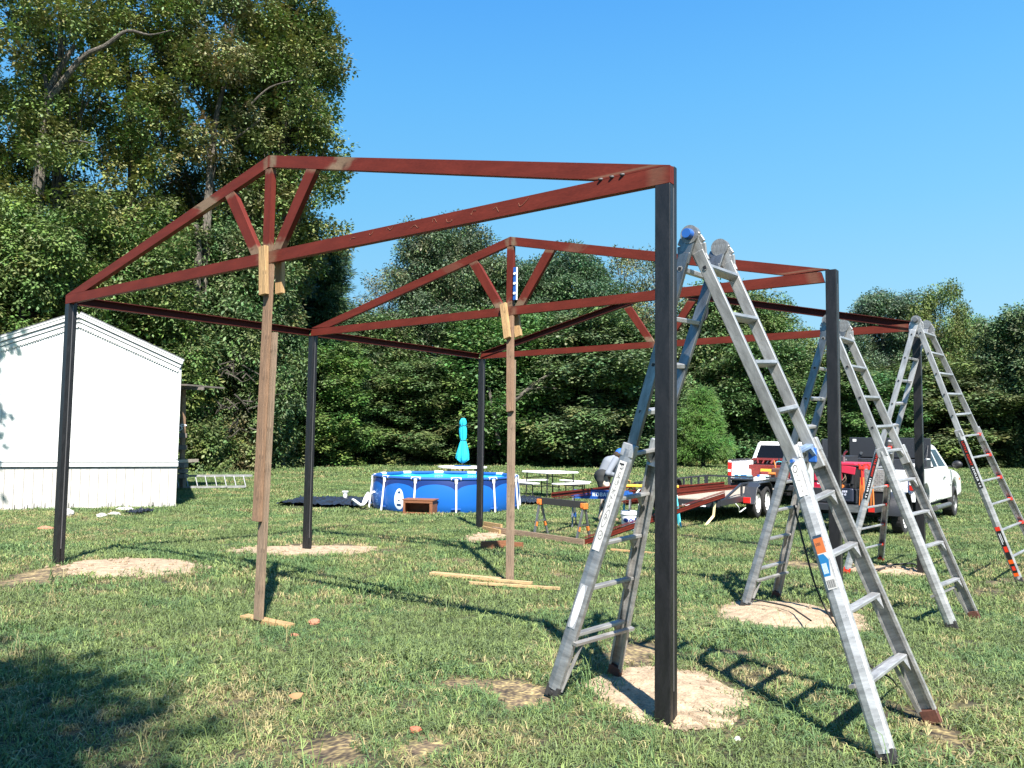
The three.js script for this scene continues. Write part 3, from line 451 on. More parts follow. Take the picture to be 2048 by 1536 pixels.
// ---------------------------------------------------------------- mobile home at the left
{
  const rc = V(-7.99, 0, 19.07), W = 4.46, yaw = Math.atan2(-(-0.405), 0.914);   // local +x along the end wall to the right
  const t = thing('mobile_home', 'white metal sided mobile home with low gable end and torn skirting', 'mobile home', V(-7.99, gy(-7.99, -19.07), 19.07), Math.atan2(0.405, 0.914));
  const y0 = -0.02, ys = 0.98, ye = 3.42, yr = 4.36, D = 13, B = (w, h, d, x, y, z, r) => BX(w, h, d, x, y, z, r);
  const wallTop = x => lerp(ye, yr, 1 - Math.abs(x + W / 2) / (W / 2));
  // backing walls and roof; local x from -W to 0, z from 0 (front) to -D
  const sh = new THREE.Shape([[-W + 0.02, 0.1], [-0.02, 0.1], [-0.02, ye], [-W / 2, yr], [-W + 0.02, ye]].map(p => new THREE.Vector2(...p))), wg = new THREE.ExtrudeGeometry(sh, { depth: D - 0.1, bevelEnabled: false }); wg.translate(0, 0, -D);
  part('wall', wg, mat.white, t);
  const n = 22, pw = W / n;
  for (let i = 0; i < n; i++) {                              // ribbed sheets: each rib a panel with folded edges
    const x0 = -W + i * pw, x1 = x0 + pw, g = 0.006, e = x => wallTop(x) - 0.12, s = new THREE.Shape([[x0 + g, ys + 0.1], [x1 - g, ys + 0.1], [x1 - g, e(x1)], [x0 + g, e(x0)]].map(p => new THREE.Vector2(...p)));
    if (x0 < -W / 2 && x1 > -W / 2) s.moveTo(0, 0);
    const q = new THREE.ExtrudeGeometry(s, { depth: 0.012, bevelEnabled: true, bevelThickness: 0.008, bevelSize: 0.005, bevelSegments: 1 }); q.translate(0, 0, -0.1 + 0.06); part('siding_panel', q, mat.white, t);
  }
  const rk = RNG(77);
  for (let i = 0; i < n + 2; i++) {                          // skirting sheets, torn along the bottom
    const w = W / (n + 2), x0 = -W + i * w, x1 = x0 + w, g = 0.004, pts = [[x0 + g, ys - 0.05], [x0 + g, y0 + rk() * 0.02]];
    for (let k = 1; k < 6; k++) { const x = lerp(x0 + g, x1 - g, k / 6), tear = rk() < 0.3 ? 0.05 + rk() * 0.13 : rk() * 0.025; pts.push([x - 0.008, y0 + rk() * 0.02], [x, y0 + tear], [x + 0.012, y0 + tear * 0.9], [x + 0.016, y0 + rk() * 0.02]); }
    pts.push([x1 - g, y0 + rk() * 0.02], [x1 - g, ys - 0.05]);
    const q = new THREE.ExtrudeGeometry(new THREE.Shape(pts.map(p => new THREE.Vector2(...p))), { depth: 0.006, bevelEnabled: true, bevelThickness: 0.004, bevelSize: 0.002, bevelSegments: 1 }); q.translate(0, 0, -0.055 + rk() * 0.004); part('skirt_panel', q, mat.skirt, t);
  }
  part('crawl_space', [B(W - 0.1, 0.9, D - 0.3, -W / 2, 0.45, -D / 2 - 0.08)], mat.dark, t);
  part('belt_trim', [B(W + 0.03, 0.1, 0.04, -W / 2, ys + 0.03, -0.015, 0.01), B(W + 0.04, 0.03, 0.06, -W / 2, ys + 0.095, -0.012, 0.008)], mat.white, t);
  part('corner_trim', [B(0.06, ye - ys - 0.3, 0.05, -0.03, (ye + ys) / 2, -0.02, 0.008), B(0.06, ye - ys - 0.3, 0.05, -W + 0.03, (ye + ys) / 2, -0.02, 0.008)], mat.white, t);
  // rakes in three steps, the lowest with a scalloped edge
  for (const s of [-1, 1]) {
    const e = new V3(s > 0 ? 0.02 : -W - 0.02, ye + 0.03, 0.03), r = new V3(-W / 2, yr + 0.08, 0.03), dir = r.clone().sub(e).normalize(), up = new V3(0, 0, 1).cross(dir).multiplyScalar(s > 0 ? -1 : 1), off = (k, z) => [e.clone().addScaledVector(up, k).add(new V3(0, 0, z)), r.clone().addScaledVector(up, k).add(new V3(0, 0, z))];
    if (up.y < 0) up.negate();
    const f = (k, z, h, d) => { const [a, b] = off(k, z); return bar(a, b, d, h, up, 0.004); };
    const g = part('rake_trim', [f(0.0, 0.02, 0.075, 0.05), f(-0.09, -0.012, 0.08, 0.04), f(-0.18, -0.034, 0.08, 0.035), f(0.055, 0.0, 0.03, 0.12)], mat.white, t);
    const sc = []; for (let k = 0; k < 44; k++) { const [a, b] = off(-0.228, -0.02), p = a.clone().lerp(b, (k + 0.5) / 44), c = new THREE.CylinderGeometry(0.022, 0.022, 0.008, 8); c.rotateX(Math.PI / 2); c.translate(p.x, p.y, p.z); sc.push(c); } part('scalloped_edge', sc, mat.white, g);
    const [a, b] = off(0.085, 0); part('roof', [bar(a.clone().lerp(b, 0.5).setZ(0.08), a.clone().lerp(b, 0.5).setZ(-D), a.distanceTo(b), 0.03, up)], mat.steelGrey, t);
  }
}
{ // the porch behind its corner
  const P = (x, y, f) => at(x, y, f), t = thing('porch', 'weathered wooden porch with post, rails and steps behind the mobile home', 'porch', onG(-10.6, 25.6));
  wpart('porch_post', [bar(P(364, 958, 25.5), P(367, 778, 25.5), 0.13, 0.13, FV, 0.01)], mat.oldWood, t);
  wpart('porch_roof', [bar(P(320, 771, 26.2), P(413, 773, 25.4), 1.6, 0.05, new V3(0, 1, 0)), bar(P(322, 776, 25.3), P(408, 777, 25.1), 0.05, 0.09, new V3(0, 1, 0))], mat.rail, t);
  for (const y of [870, 894]) wpart('rail_board', [bar(P(330, y, 25.35), P(374, y + 1, 25.35), 0.04, 0.14, new V3(0, 1, 0), 0.004)], mat.rail, t);
  wpart('porch_floor', [bar(P(320, 923, 25.6), P(371, 922, 25.4), 1.4, 0.1, new V3(0, 1, 0))], mat.deckWhite, t);
  for (const y of [931, 942, 952]) wpart('step', [bar(P(330, y, 25.0), P(373, y, 25.0), 0.3, 0.13, new V3(0, 1, 0), 0.005)], mat.rail, t);
  wpart('step_side', [bar(P(366, 940, 25.1), P(365, 975, 25.1), 0.2, 0.1, FV)], mat.rail, t);
  wpart('cord', [tube([P(352, 846, 25), P(360, 852, 24.9), P(374, 851, 24.9), P(362, 849, 24.9), P(364, 858, 24.9), P(357, 861, 24.9), P(355, 854, 25)], 0.012, 40, 5)], mat.whitePl, t);
}
{ // straight ladder left lying on its side beyond it
  const t = thing('straight_ladder', 'plain aluminium ladder lying on its side behind the mobile home', 'ladder', onG(-9.5, 26.4)), f0 = 26.0, f1 = 26.3;
  wpart('rail', [bar(at(318, 975, f0), at(491, 973, f0), 0.03, 0.07, new V3(0, 1, 0))], mat.aluWhite, t); wpart('rail', [bar(at(318, 952, f1), at(505, 951, f1), 0.03, 0.07, new V3(0, 1, 0))], mat.aluWhite, t);
  for (let k = 0; k < 9; k++) wpart('rung', [cyl(at(338 + k * 19.2, 974, f0), at(333 + k * 19.2, 952, f1), 0.017)], mat.aluWhite, t);
}

// ---------------------------------------------------------------- pool and what stands round it
const LOGO = 10.55, TARPS = [];
{
  const c = onG(-1.66, 20.6), R = 1.86, H = 0.8, t = thing('above_ground_pool', 'round blue frame pool with white uprights', 'pool', c), view = Math.atan2(c.x, -c.z);
  const ang = k => (7 + k * 30) * Math.PI / 180 - view, pt = (a, r, y) => new V3(Math.sin(a) * r, y, Math.cos(a) * r);
  const liner = new THREE.MeshStandardMaterial({ roughness: 0.35, map: canvas(2048, 256, (x, w, h) => {
    x.fillStyle = '#175cab'; x.fillRect(0, 0, w, h); const s = w / 12;
    for (let k = 0; k <= 12; k++) { x.fillStyle = '#122c66'; x.beginPath(); x.moveTo(k * s - s, 0); x.lineTo(k * s - s, 74); x.quadraticCurveTo(k * s - s * 0.86, 30, k * s - s * 0.5, 27); x.quadraticCurveTo(k * s - s * 0.14, 30, k * s, 74); x.lineTo(k * s, 0); x.fill(); x.fillStyle = '#0b4fae'; x.fillRect(k * s - s, 206, s, 2); x.fillStyle = '#0b3f93'; x.fillRect(k * s - 26, 203, 52, 9); }
    // the printed oval with a lantern, in the panel left of the middle, and its small companion
    const ox = LOGO * s, oy = 128; x.fillStyle = '#e8eef2'; x.beginPath(); x.ellipse(ox, oy, 25, 66, 0, 0, 7); x.fill();
    x.fillStyle = '#1a3f66'; x.beginPath(); x.moveTo(ox - 11, oy - 38); x.lineTo(ox, oy - 56); x.lineTo(ox + 11, oy - 38); x.fill(); x.strokeStyle = '#c7b58a'; x.lineWidth = 2; x.strokeRect(ox - 10, oy - 32, 20, 26); x.fillStyle = '#1a3f66'; x.fillRect(ox - 4, oy - 2, 9, 9); x.fillRect(ox - 11, oy + 22, 22, 18); x.fillStyle = '#e8eef2'; x.beginPath(); x.arc(ox + 32, oy + 62, 4, 0, 7); x.fill();
    x.strokeStyle = '#7fb2e8'; x.lineWidth = 5; for (const [a, b] of [[-0.9, 90], [-0.93, 130], [-0.86, 160], [-0.95, 165]]) { x.beginPath(); x.arc((LOGO + a) * s, b, 12, 0.5, 4.6); x.stroke(); }
  }) });
  const prof = [[R - 0.05, 0.0], [R + 0.0, 0.04], [R + 0.03, 0.2], [R + 0.035, 0.4], [R + 0.015, 0.62], [R - 0.02, H - 0.02]], lg = new THREE.LatheGeometry(prof.map(p => new THREE.Vector2(...p)), 96, ang(0), Math.PI * 2);
  part('liner', lg, liner, t);
  const inner = std(0.03, 0.22, 0.6, 0.4), ig = new THREE.CylinderGeometry(R - 0.06, R - 0.06, 0.6, 64, 1, true); ig.translate(0, H - 0.3, 0); part('inner_liner', ig, inner, t);
  const wg = new THREE.CircleGeometry(R - 0.062, 64); wg.rotateX(-Math.PI / 2); wg.translate(0, H - 0.035, 0); part('water', wg, phys(0.04, 0.5, 0.6, 0.25, { specularIntensity: 0.4 }), t);
  for (let k = 0; k < 12; k++) {
    const a = ang(k), b = ang(k + 1), L = part('upright', [cyl(pt(a, R + 0.1, 0.0), pt(a, R + 0.02, H + 0.01), 0.022)], mat.whitePl, t);
    part('top_rail', [cyl(pt(a, R, H + 0.02), pt(b, R, H + 0.02), 0.038)], std(0.02, 0.09, 0.34, 0.35), t);
    const m = k2 => pt(a, R, H + 0.022).lerp(pt(ang(k + k2), R, H + 0.022), 0.13); part('joint', [cyl(m(-1), m(-1).lerp(m(1), 0.5).setY(H + 0.024), 0.043), cyl(m(-1).lerp(m(1), 0.5).setY(H + 0.024), m(1), 0.043), cyl(pt(a, R + 0.025, H - 0.09), pt(a, R + 0.012, H + 0.02), 0.034, 0.045)], mat.whitePl, L);
    part('strap_sleeve', [bar(pt(a - 0.06, R + 0.055, 0.13), pt(a + 0.06, R + 0.055, 0.13), 0.012, 0.035, new V3(0, 1, 0))], std(0.02, 0.1, 0.4, 0.5), t);
  }
  const h = thing('pool_hose', 'pale corrugated filter hoses looping from the left side of the pool', 'hose', gp(728, 1012));
  wpart('hose', tube([at(749, 984, 19.6), at(742, 986, 19.5), at(734, 1000, 19.4), at(727, 1009, 19.3), at(721, 1010, 19.25), at(712, 1003, 19.2), gp(704, 1003)], 0.032, 40, 8), mat.whitePl, h);
  wpart('hose', tube([at(736, 986, 19.9), at(729, 998, 19.6), at(726, 1008, 19.4), gp(716, 1010)], 0.032, 30, 8), mat.whitePl, h);
  const fl = thing('pool_float', 'small white plastic pool part standing in the grass left of the pool', 'pool part', gp(690, 1000)); part('body', [new THREE.SphereGeometry(0.1, 14, 10, 0, 7, 0, 1.6)], mat.whitePl, fl); part('cap', [cyl(new V3(0, 0.1, 0), new V3(0, 0.24, 0), 0.06), cyl(new V3(0, 0.22, 0), new V3(0, 0.25, 0), 0.09)], mat.whitePl, fl);
}
function tarp(label, px0, px1, py, dpy, seed) { { const a = gp(px0, py), b = gp(px1, py), c = gp(px0, py - dpy), d = gp(px0, py + dpy); TARPS.push([(a.x + b.x) / 2, -a.z, (b.x - a.x) / 2, (d.z - c.z) / 2]); }
  const a = gp(px0, py), b = gp(px1, py), z0 = gp((px0 + px1) / 2, py - dpy).z, z1 = gp((px0 + px1) / 2, py + dpy).z, g = new THREE.PlaneGeometry(1, 1, 60, 40); g.rotateX(-Math.PI / 2); const p = g.attributes.position;
  for (let i = 0; i < p.count; i++) { const u = p.getX(i) + 0.5, v = p.getZ(i) + 0.5, x = lerp(a.x, b.x, u + 0.04 * noise(u * 5, v * 5, seed)), z = lerp(z0, z1, v + 0.12 * noise(u * 5, v * 4, seed + 3)); p.setXYZ(i, x, gy(x, z) + 0.05 + 0.16 * Math.abs(fbm(u * 9, v * 7, seed, 4)) + 0.05 * Math.abs(noise(u * 30, v * 22, seed)), z); }
  g.computeVertexNormals(); return single('tarp', g, std(0.02, 0.024, 0.035, 0.3), label, 'tarp');
}
tarp('crumpled black plastic sheet on the grass left of the pool', 572, 742, 1007, 8, 1); tarp('crumpled black plastic sheet on the grass right of the pool', 1028, 1084, 1004, 6, 2); tarp('dark scrap of plastic lying between the lawn debris by the mobile home', 262, 298, 1029, 3, 3);
{ // wooden box before the pool
  const t = thing('wooden_crate', 'open fronted brown wooden box with overhanging lid before the pool', 'crate', onG(-2.12, 18.3), -0.18), w = 0.7, h = 0.32, d = 0.4;
  part('side', [BX(0.02, h, d, -w / 2 + 0.01, h / 2, -d / 2, 0.003)], mat.brownWood, t); part('side', [BX(0.02, h, d, w / 2 - 0.01, h / 2, -d / 2, 0.003)], mat.brownWood, t); part('back', [BX(w - 0.04, h, 0.02, 0, h / 2, -d + 0.01)], mat.brownWood, t); part('bottom', [BX(w - 0.04, 0.02, d - 0.03, 0, 0.03, -d / 2)], mat.brownWood, t);
  part('top', [BX(w + 0.06, 0.025, d + 0.06, 0.0, h + 0.013, -d / 2, 0.004)], mat.brownWood, t); part('front_frame', [BX(w, 0.05, 0.02, 0, h - 0.03, 0.011), BX(0.05, h - 0.06, 0.02, -w / 2 + 0.025, h / 2 - 0.03, 0.011), BX(0.07, h - 0.06, 0.02, w / 2 - 0.035, h / 2 - 0.03, 0.011)], mat.brownWood, t);
}
{ // closed parasol and its round table
  const f = 27.2, b = at(925, 934, f), tt = thing('patio_table', 'white round table behind the pool carrying the folded parasol', 'table', V(b.x, gy(b.x, b.z), f)), y = b.y - gy(b.x, b.z), tp = new THREE.CylinderGeometry(0.84, 0.84, 0.045, 40); tp.translate(0, y, 0); part('table_top', tp, mat.whitePl, tt);
  for (const [x, z] of [[-1, -1], [1, -1], [-1, 1], [1, 1]]) part('leg', [cyl(new V3(x * 0.5, 0, z * 0.5), new V3(x * 0.45, y - 0.02, z * 0.45), 0.025)], mat.steelGrey, tt);
  const t = thing('parasol', 'folded turquoise parasol standing up through the white round table', 'parasol', V(b.x, gy(b.x, b.z), f)), yt = at(929, 836, f).y - gy(b.x, b.z), cl = std(0.01, 0.42, 0.55, 0.75);
  part('pole', [cyl(new V3(0, 0, 0), new V3(0.02, yt + 0.02, 0), 0.022)], mat.steelGrey, t); part('tilt_collar', [cyl(new V3(0, y + 0.023, 0), new V3(0, y + 0.05, 0), 0.3, 0.28)], mat.bluePl, t);
  const P = [[0.02, 0.2], [0.12, 0.24], [0.25, 0.33], [0.23, 0.46], [0.18, 0.66], [0.115, 0.88], [0.1, 0.95], [0.125, 1.02], [0.14, 1.25], [0.13, 1.4], [0.1, 1.46], [0.135, 1.5], [0.12, 1.6], [0.075, 1.68], [0.01, 1.7]], g = new THREE.LatheGeometry(P.map(([r, h]) => new THREE.Vector2(r, y + h * (yt - y) / 1.7)), 48), q = g.attributes.position;
  for (let i = 0; i < q.count; i++) { const x = q.getX(i), z = q.getZ(i), a = Math.atan2(z, x), s = 1 + 0.13 * Math.cos(a * 8) + 0.08 * Math.sin(a * 3 + q.getY(i) * 5), low = q.getY(i) < y + 0.38 ? -0.07 * Math.abs(Math.cos(a * 2.5)) : 0; q.setXYZ(i, x * s * 0.86, q.getY(i) + low, z * s * 0.86); } g.computeVertexNormals();
  const cn = part('canopy', g, cl, t); for (const h of [0.93, 1.44]) { const r = new THREE.TorusGeometry(h > 1 ? 0.125 : 0.1, 0.012, 6, 24); r.rotateX(Math.PI / 2); r.translate(0, y + h * (yt - y) / 1.7, 0); part('tie', r, std(0.01, 0.12, 0.2, 0.7), cn); }
}
{ // square picnic table with four benches
  const f = 24.4, b = at(1100, 944, f), gy0 = gy(b.x, b.z), t = thing('picnic_table', 'white square picnic table with four attached benches right of the pool', 'picnic table', V(b.x, gy0, f), 0.62), y = b.y - gy0, s = 0.62, lm = std(0.02, 0.02, 0.022, 0.5);
  part('table_top', [BX(2 * s, 0.05, 2 * s, 0, y, 0, 0.015)], mat.whitePl, t);
  for (let k = 0; k < 4; k++) { const a = k * Math.PI / 2, R = v => v.applyAxisAngle(new V3(0, 1, 0), a);
    const g = BX(1.25, 0.045, 0.27, 0, 0.45, 1.0, 0.015); g.rotateY(a); part('bench', g, mat.whitePl, t);
    part('leg', [cyl(R(new V3(s - 0.1, 0, s - 0.1)), R(new V3(s - 0.12, y - 0.03, s - 0.12)), 0.02)], lm, t);
    for (const x of [-0.45, 0.45]) part('bench_leg', [cyl(R(new V3(x, 0, 1.0)), R(new V3(x, 0.43, 1.0)), 0.018)], lm, t);
    part('brace', [cyl(R(new V3(s - 0.12, y * 0.75, s - 0.12)), R(new V3(0, y - 0.12, 0)), 0.012), cyl(R(new V3(0.45, 0.36, 1.0)), R(new V3(0.3, 0.36, 0.3)), 0.014), cyl(R(new V3(-0.45, 0.36, 1.0)), R(new V3(-0.3, 0.36, 0.3)), 0.014)], lm, t);
  }
}

// ---------------------------------------------------------------- work place: saw horses, channels, bucket, worker
function sawhorse(name, label, A, B, topY, m, legM, barM, wide = 0.36) {   // A and B: middles of the two pairs of feet
  const t = thing(name, label, 'sawhorse', A.clone().add(B).multiplyScalar(0.5)), d = B.clone().sub(A).setY(0).normalize(), s = new V3(-d.z, 0, d.x), up = new V3(0, 1, 0), a = A.clone().addScaledVector(d, -0.04), b = B.clone().addScaledVector(d, 0.04); a.y = A.y + topY; b.y = B.y + topY;
  wpart('top_beam', [bar(a, b, 0.045, 0.11, up, 0.004)], barM, t);
  for (const [e, F, k] of [[a, A, 1], [b, B, -1]]) {
    const h = e.clone().addScaledVector(d, k * 0.02); h.y -= 0.02; wpart('bracket', [bar(h.clone().addScaledVector(d, -0.045), h.clone().addScaledVector(d, 0.045), 0.11, 0.1, up, 0.012), cyl(h.clone().addScaledVector(s, -0.07), h.clone().addScaledVector(s, 0.07), 0.03)], m, t);
    for (const q of [-1, 1]) { const f = F.clone().addScaledVector(s, q * wide / 2); f.y = gy(f.x, f.z) + 0.005; const g = wpart('leg', [bar(f, h.clone().addScaledVector(s, q * 0.03).add(new V3(0, -0.04, 0)), 0.035, 0.025, d)], legM, t); wpart('sleeve', [bar(f.clone().lerp(h, 0.3), f.clone().lerp(h, 0.42), 0.042, 0.034, d)], m, g); }
    wpart('spreader', [bar(F.clone().addScaledVector(s, -wide * 0.27).setY(F.y + topY * 0.45), F.clone().addScaledVector(s, wide * 0.27).setY(F.y + topY * 0.45), 0.02, 0.012, up)], mat.steelGrey, t);
  } return [a, b];
}
const SA = gp(1082, 1072), SB = gp(1166, 1084);
sawhorse('sawhorse', 'steel sawhorse with orange end brackets and a wooden top beam', SA, SB, 0.6, mat.orange, mat.steelGrey, mat.rubber);
{ // blue sawhorse with its printed name
  const A = onG(1.22, 15.2), B = onG(2.22, 14.9); sawhorse('sawhorse', 'blue steel sawhorse under the long red channel, before the worker', A, B, 0.66, mat.bluePl, mat.steelGrey, mat.trailer);
  const a = A.clone().setY(A.y + 0.64), b = B.clone().setY(B.y + 0.64), d = b.clone().sub(a).normalize(), n = new V3(-d.z, 0, d.x); if (n.z < 0) n.negate();
  const c = a.clone().lerp(b, 0.5), t = scene.children[scene.children.length - 1], km = print(512, 96, (x, w, h) => { x.fillStyle = '#0b4390'; x.fillRect(0, 0, w, h); txt(x, 'KOBALT', w * 0.52, h / 2, 66, '#dfe9f4'); });
  wpart('side_plate', [bar(a.clone().addScaledVector(n, 0.035), b.clone().addScaledVector(n, 0.035), 0.012, 0.17, new V3(0, 1, 0))], mat.bluePl, t); wpart('label', [stickerPlane(0.78, 0.146, km, c.clone().addScaledVector(n, 0.0425), d, new V3(0, 1, 0))], km, t);
}
{ // yellow folding stand with a lattice of triangles
  const A = onG(2.55, 15.7), t = thing('saw_stand', 'yellow topped folding stand with a triangle lattice right of the worker', 'work stand', A, -0.1), f = mat.dark;
  part('top_bar', [BX(1.1, 0.05, 0.09, 0.2, 0.78, 0, 0.01)], mat.yellow, t); part('lower_bar', [BX(1.05, 0.03, 0.06, 0.2, 0.6, 0)], mat.whitePl, t);
  for (let k = 0; k < 5; k++) { const x = -0.28 + k * 0.2; part('lattice_web', [bar(new V3(x, 0.62, 0), new V3(x + 0.1, 0.755, 0), 0.03, 0.02, new V3(0, 0, 1)), bar(new V3(x + 0.1, 0.755, 0), new V3(x + 0.2, 0.62, 0), 0.03, 0.02, new V3(0, 0, 1))], k % 2 ? mat.whitePl : f, t); }
  for (const x of [-0.3, 0.7]) for (const z of [-0.25, 0.25]) part('leg', [cyl(new V3(x * 1.1, -0.02, z), new V3(x, 0.6, z * 0.15), 0.018)], mat.teal, t); part('knob', [BX(0.07, 0.09, 0.09, -0.32, 0.7, 0.05, 0.02)], mat.orange, t);
}
function channel(label, a, b, h = 0.1, d = 0.05, open = FV, group) { const t = cSection(a, b, open, new V3(0, 1, 0), h, d); return single('steel_channel', t, mat.redPlain, label, 'steel channel', group); }
channel('long red steel channel lying across the orange and the blue sawhorse', SA.clone().lerp(SB, 0.25).setY(SA.y + 0.71), at(1272, 970, 17.4), 0.09, 0.05, new V3(0, -1, 0.2).normalize());
channel('short red channel end lying crosswise before the waist of the worker', at(1200, 972, 16.3), at(1238, 969, 16.1), 0.08, 0.05);
channel('red channel lying below the yellow topped stand', at(1252, 1006, 15.6), at(1330, 996, 16.6), 0.09, 0.05, new V3(0, 0, -1));
{ const a = gp(1170, 1093); a.y += 0.06; channel('long red channel leaning from the grass up to the rear of the flat trailer', a, at(1450, 991, 16.3), 0.1, 0.05, new V3(0, 1, 0)); }
{ // bucket
  const t = thing('bucket', 'white plastic bucket with blue print under the yellow topped stand', 'bucket', gp(1258, 1062)), g = new THREE.LatheGeometry([[0.0, 0], [0.125, 0], [0.13, 0.02], [0.148, 0.3], [0.158, 0.3], [0.158, 0.32], [0.15, 0.325], [0.152, 0.37], [0.145, 0.37], [0.125, 0.03], [0, 0.03]].map(p => new THREE.Vector2(...p)), 32);
  part('body', g, mat.whitePl, t); const pm = print(256, 128, (c, w, h) => { c.fillStyle = '#e9ebee'; c.fillRect(0, 0, w, h); c.fillStyle = '#1c3f8c'; c.beginPath(); c.ellipse(60, 60, 40, 34, 0, 0, 7); c.fill(); c.beginPath(); c.ellipse(150, 70, 44, 30, 0.4, 0, 7); c.fill(); c.fillStyle = '#fff'; scrib(c, 30, 40, 60, 5, 4); c.fillRect(120, 62, 60, 8); c.fillStyle = '#1c3f8c'; c.fillRect(200, 20, 30, 80); });
  const l = new THREE.CylinderGeometry(0.1485, 0.139, 0.15, 24, 1, true, -1.1, 2.2); l.translate(0, 0.2, 0); part('print', l, pm, t); part('handle', tube([new V3(-0.16, 0.31, 0), new V3(-0.12, 0.2, 0.13), new V3(0, 0.15, 0.17), new V3(0.12, 0.2, 0.13), new V3(0.16, 0.31, 0)], 0.004, 20, 5), mat.steelGrey, t);
}
// a body from limbs: [a, b, ra, rb], joined smoothly
function blob(caps, res, k = 0.035) {
  const lo = new V3(1e9, 1e9, 1e9), hi = lo.clone().negate(); for (const [a, b, r, s] of caps) for (const [p, q] of [[a, r], [b, s]]) { lo.min(p.clone().subScalar(q + 0.05)); hi.max(p.clone().addScalar(q + 0.05)); }
  const c = lo.clone().add(hi).multiplyScalar(0.5), h = Math.max(hi.x - lo.x, hi.y - lo.y, hi.z - lo.z) / 2, n = Math.min(110, Math.ceil(2 * h / res) + 4), mc = new MarchingCubes(n, mat.dark, false, false, 60000); mc.isolation = 0;
  const p = new V3(), ab = new V3(), ap = new V3();
  for (let z = 0; z < n; z++) for (let y = 0; y < n; y++) for (let x = 0; x < n; x++) {
    p.set((x - n / 2) / (n / 2) * h + c.x, (y - n / 2) / (n / 2) * h + c.y, (z - n / 2) / (n / 2) * h + c.z); let d = 1e3;
    for (const [a, b, r, s] of caps) { ab.subVectors(b, a); ap.subVectors(p, a); const t = clamp(ap.dot(ab) / Math.max(1e-9, ab.lengthSq())), e = ap.addScaledVector(ab, -t).length() - lerp(r, s, t), m = clamp(0.5 + 0.5 * (d - e) / k); d = lerp(d, e, m) - k * m * (1 - m); }
    mc.field[x + y * n + z * n * n] = -d;
  }
  mc.update(); const cnt = mc.count ?? mc.geometry.drawRange.count, P = new Float32Array(mc.positionArray.slice(0, cnt * 3)), N = new Float32Array(mc.normalArray.slice(0, cnt * 3)), g = new THREE.BufferGeometry();
  for (let i = 0; i < cnt; i++) { P[3 * i] = P[3 * i] * h + c.x; P[3 * i + 1] = P[3 * i + 1] * h + c.y; P[3 * i + 2] = P[3 * i + 2] * h + c.z; }
  g.setAttribute('position', new THREE.BufferAttribute(P, 3)); g.setAttribute('normal', new THREE.BufferAttribute(N, 3)); g.setAttribute('uv', new THREE.BufferAttribute(new Float32Array(cnt * 2), 2)); return g;
}
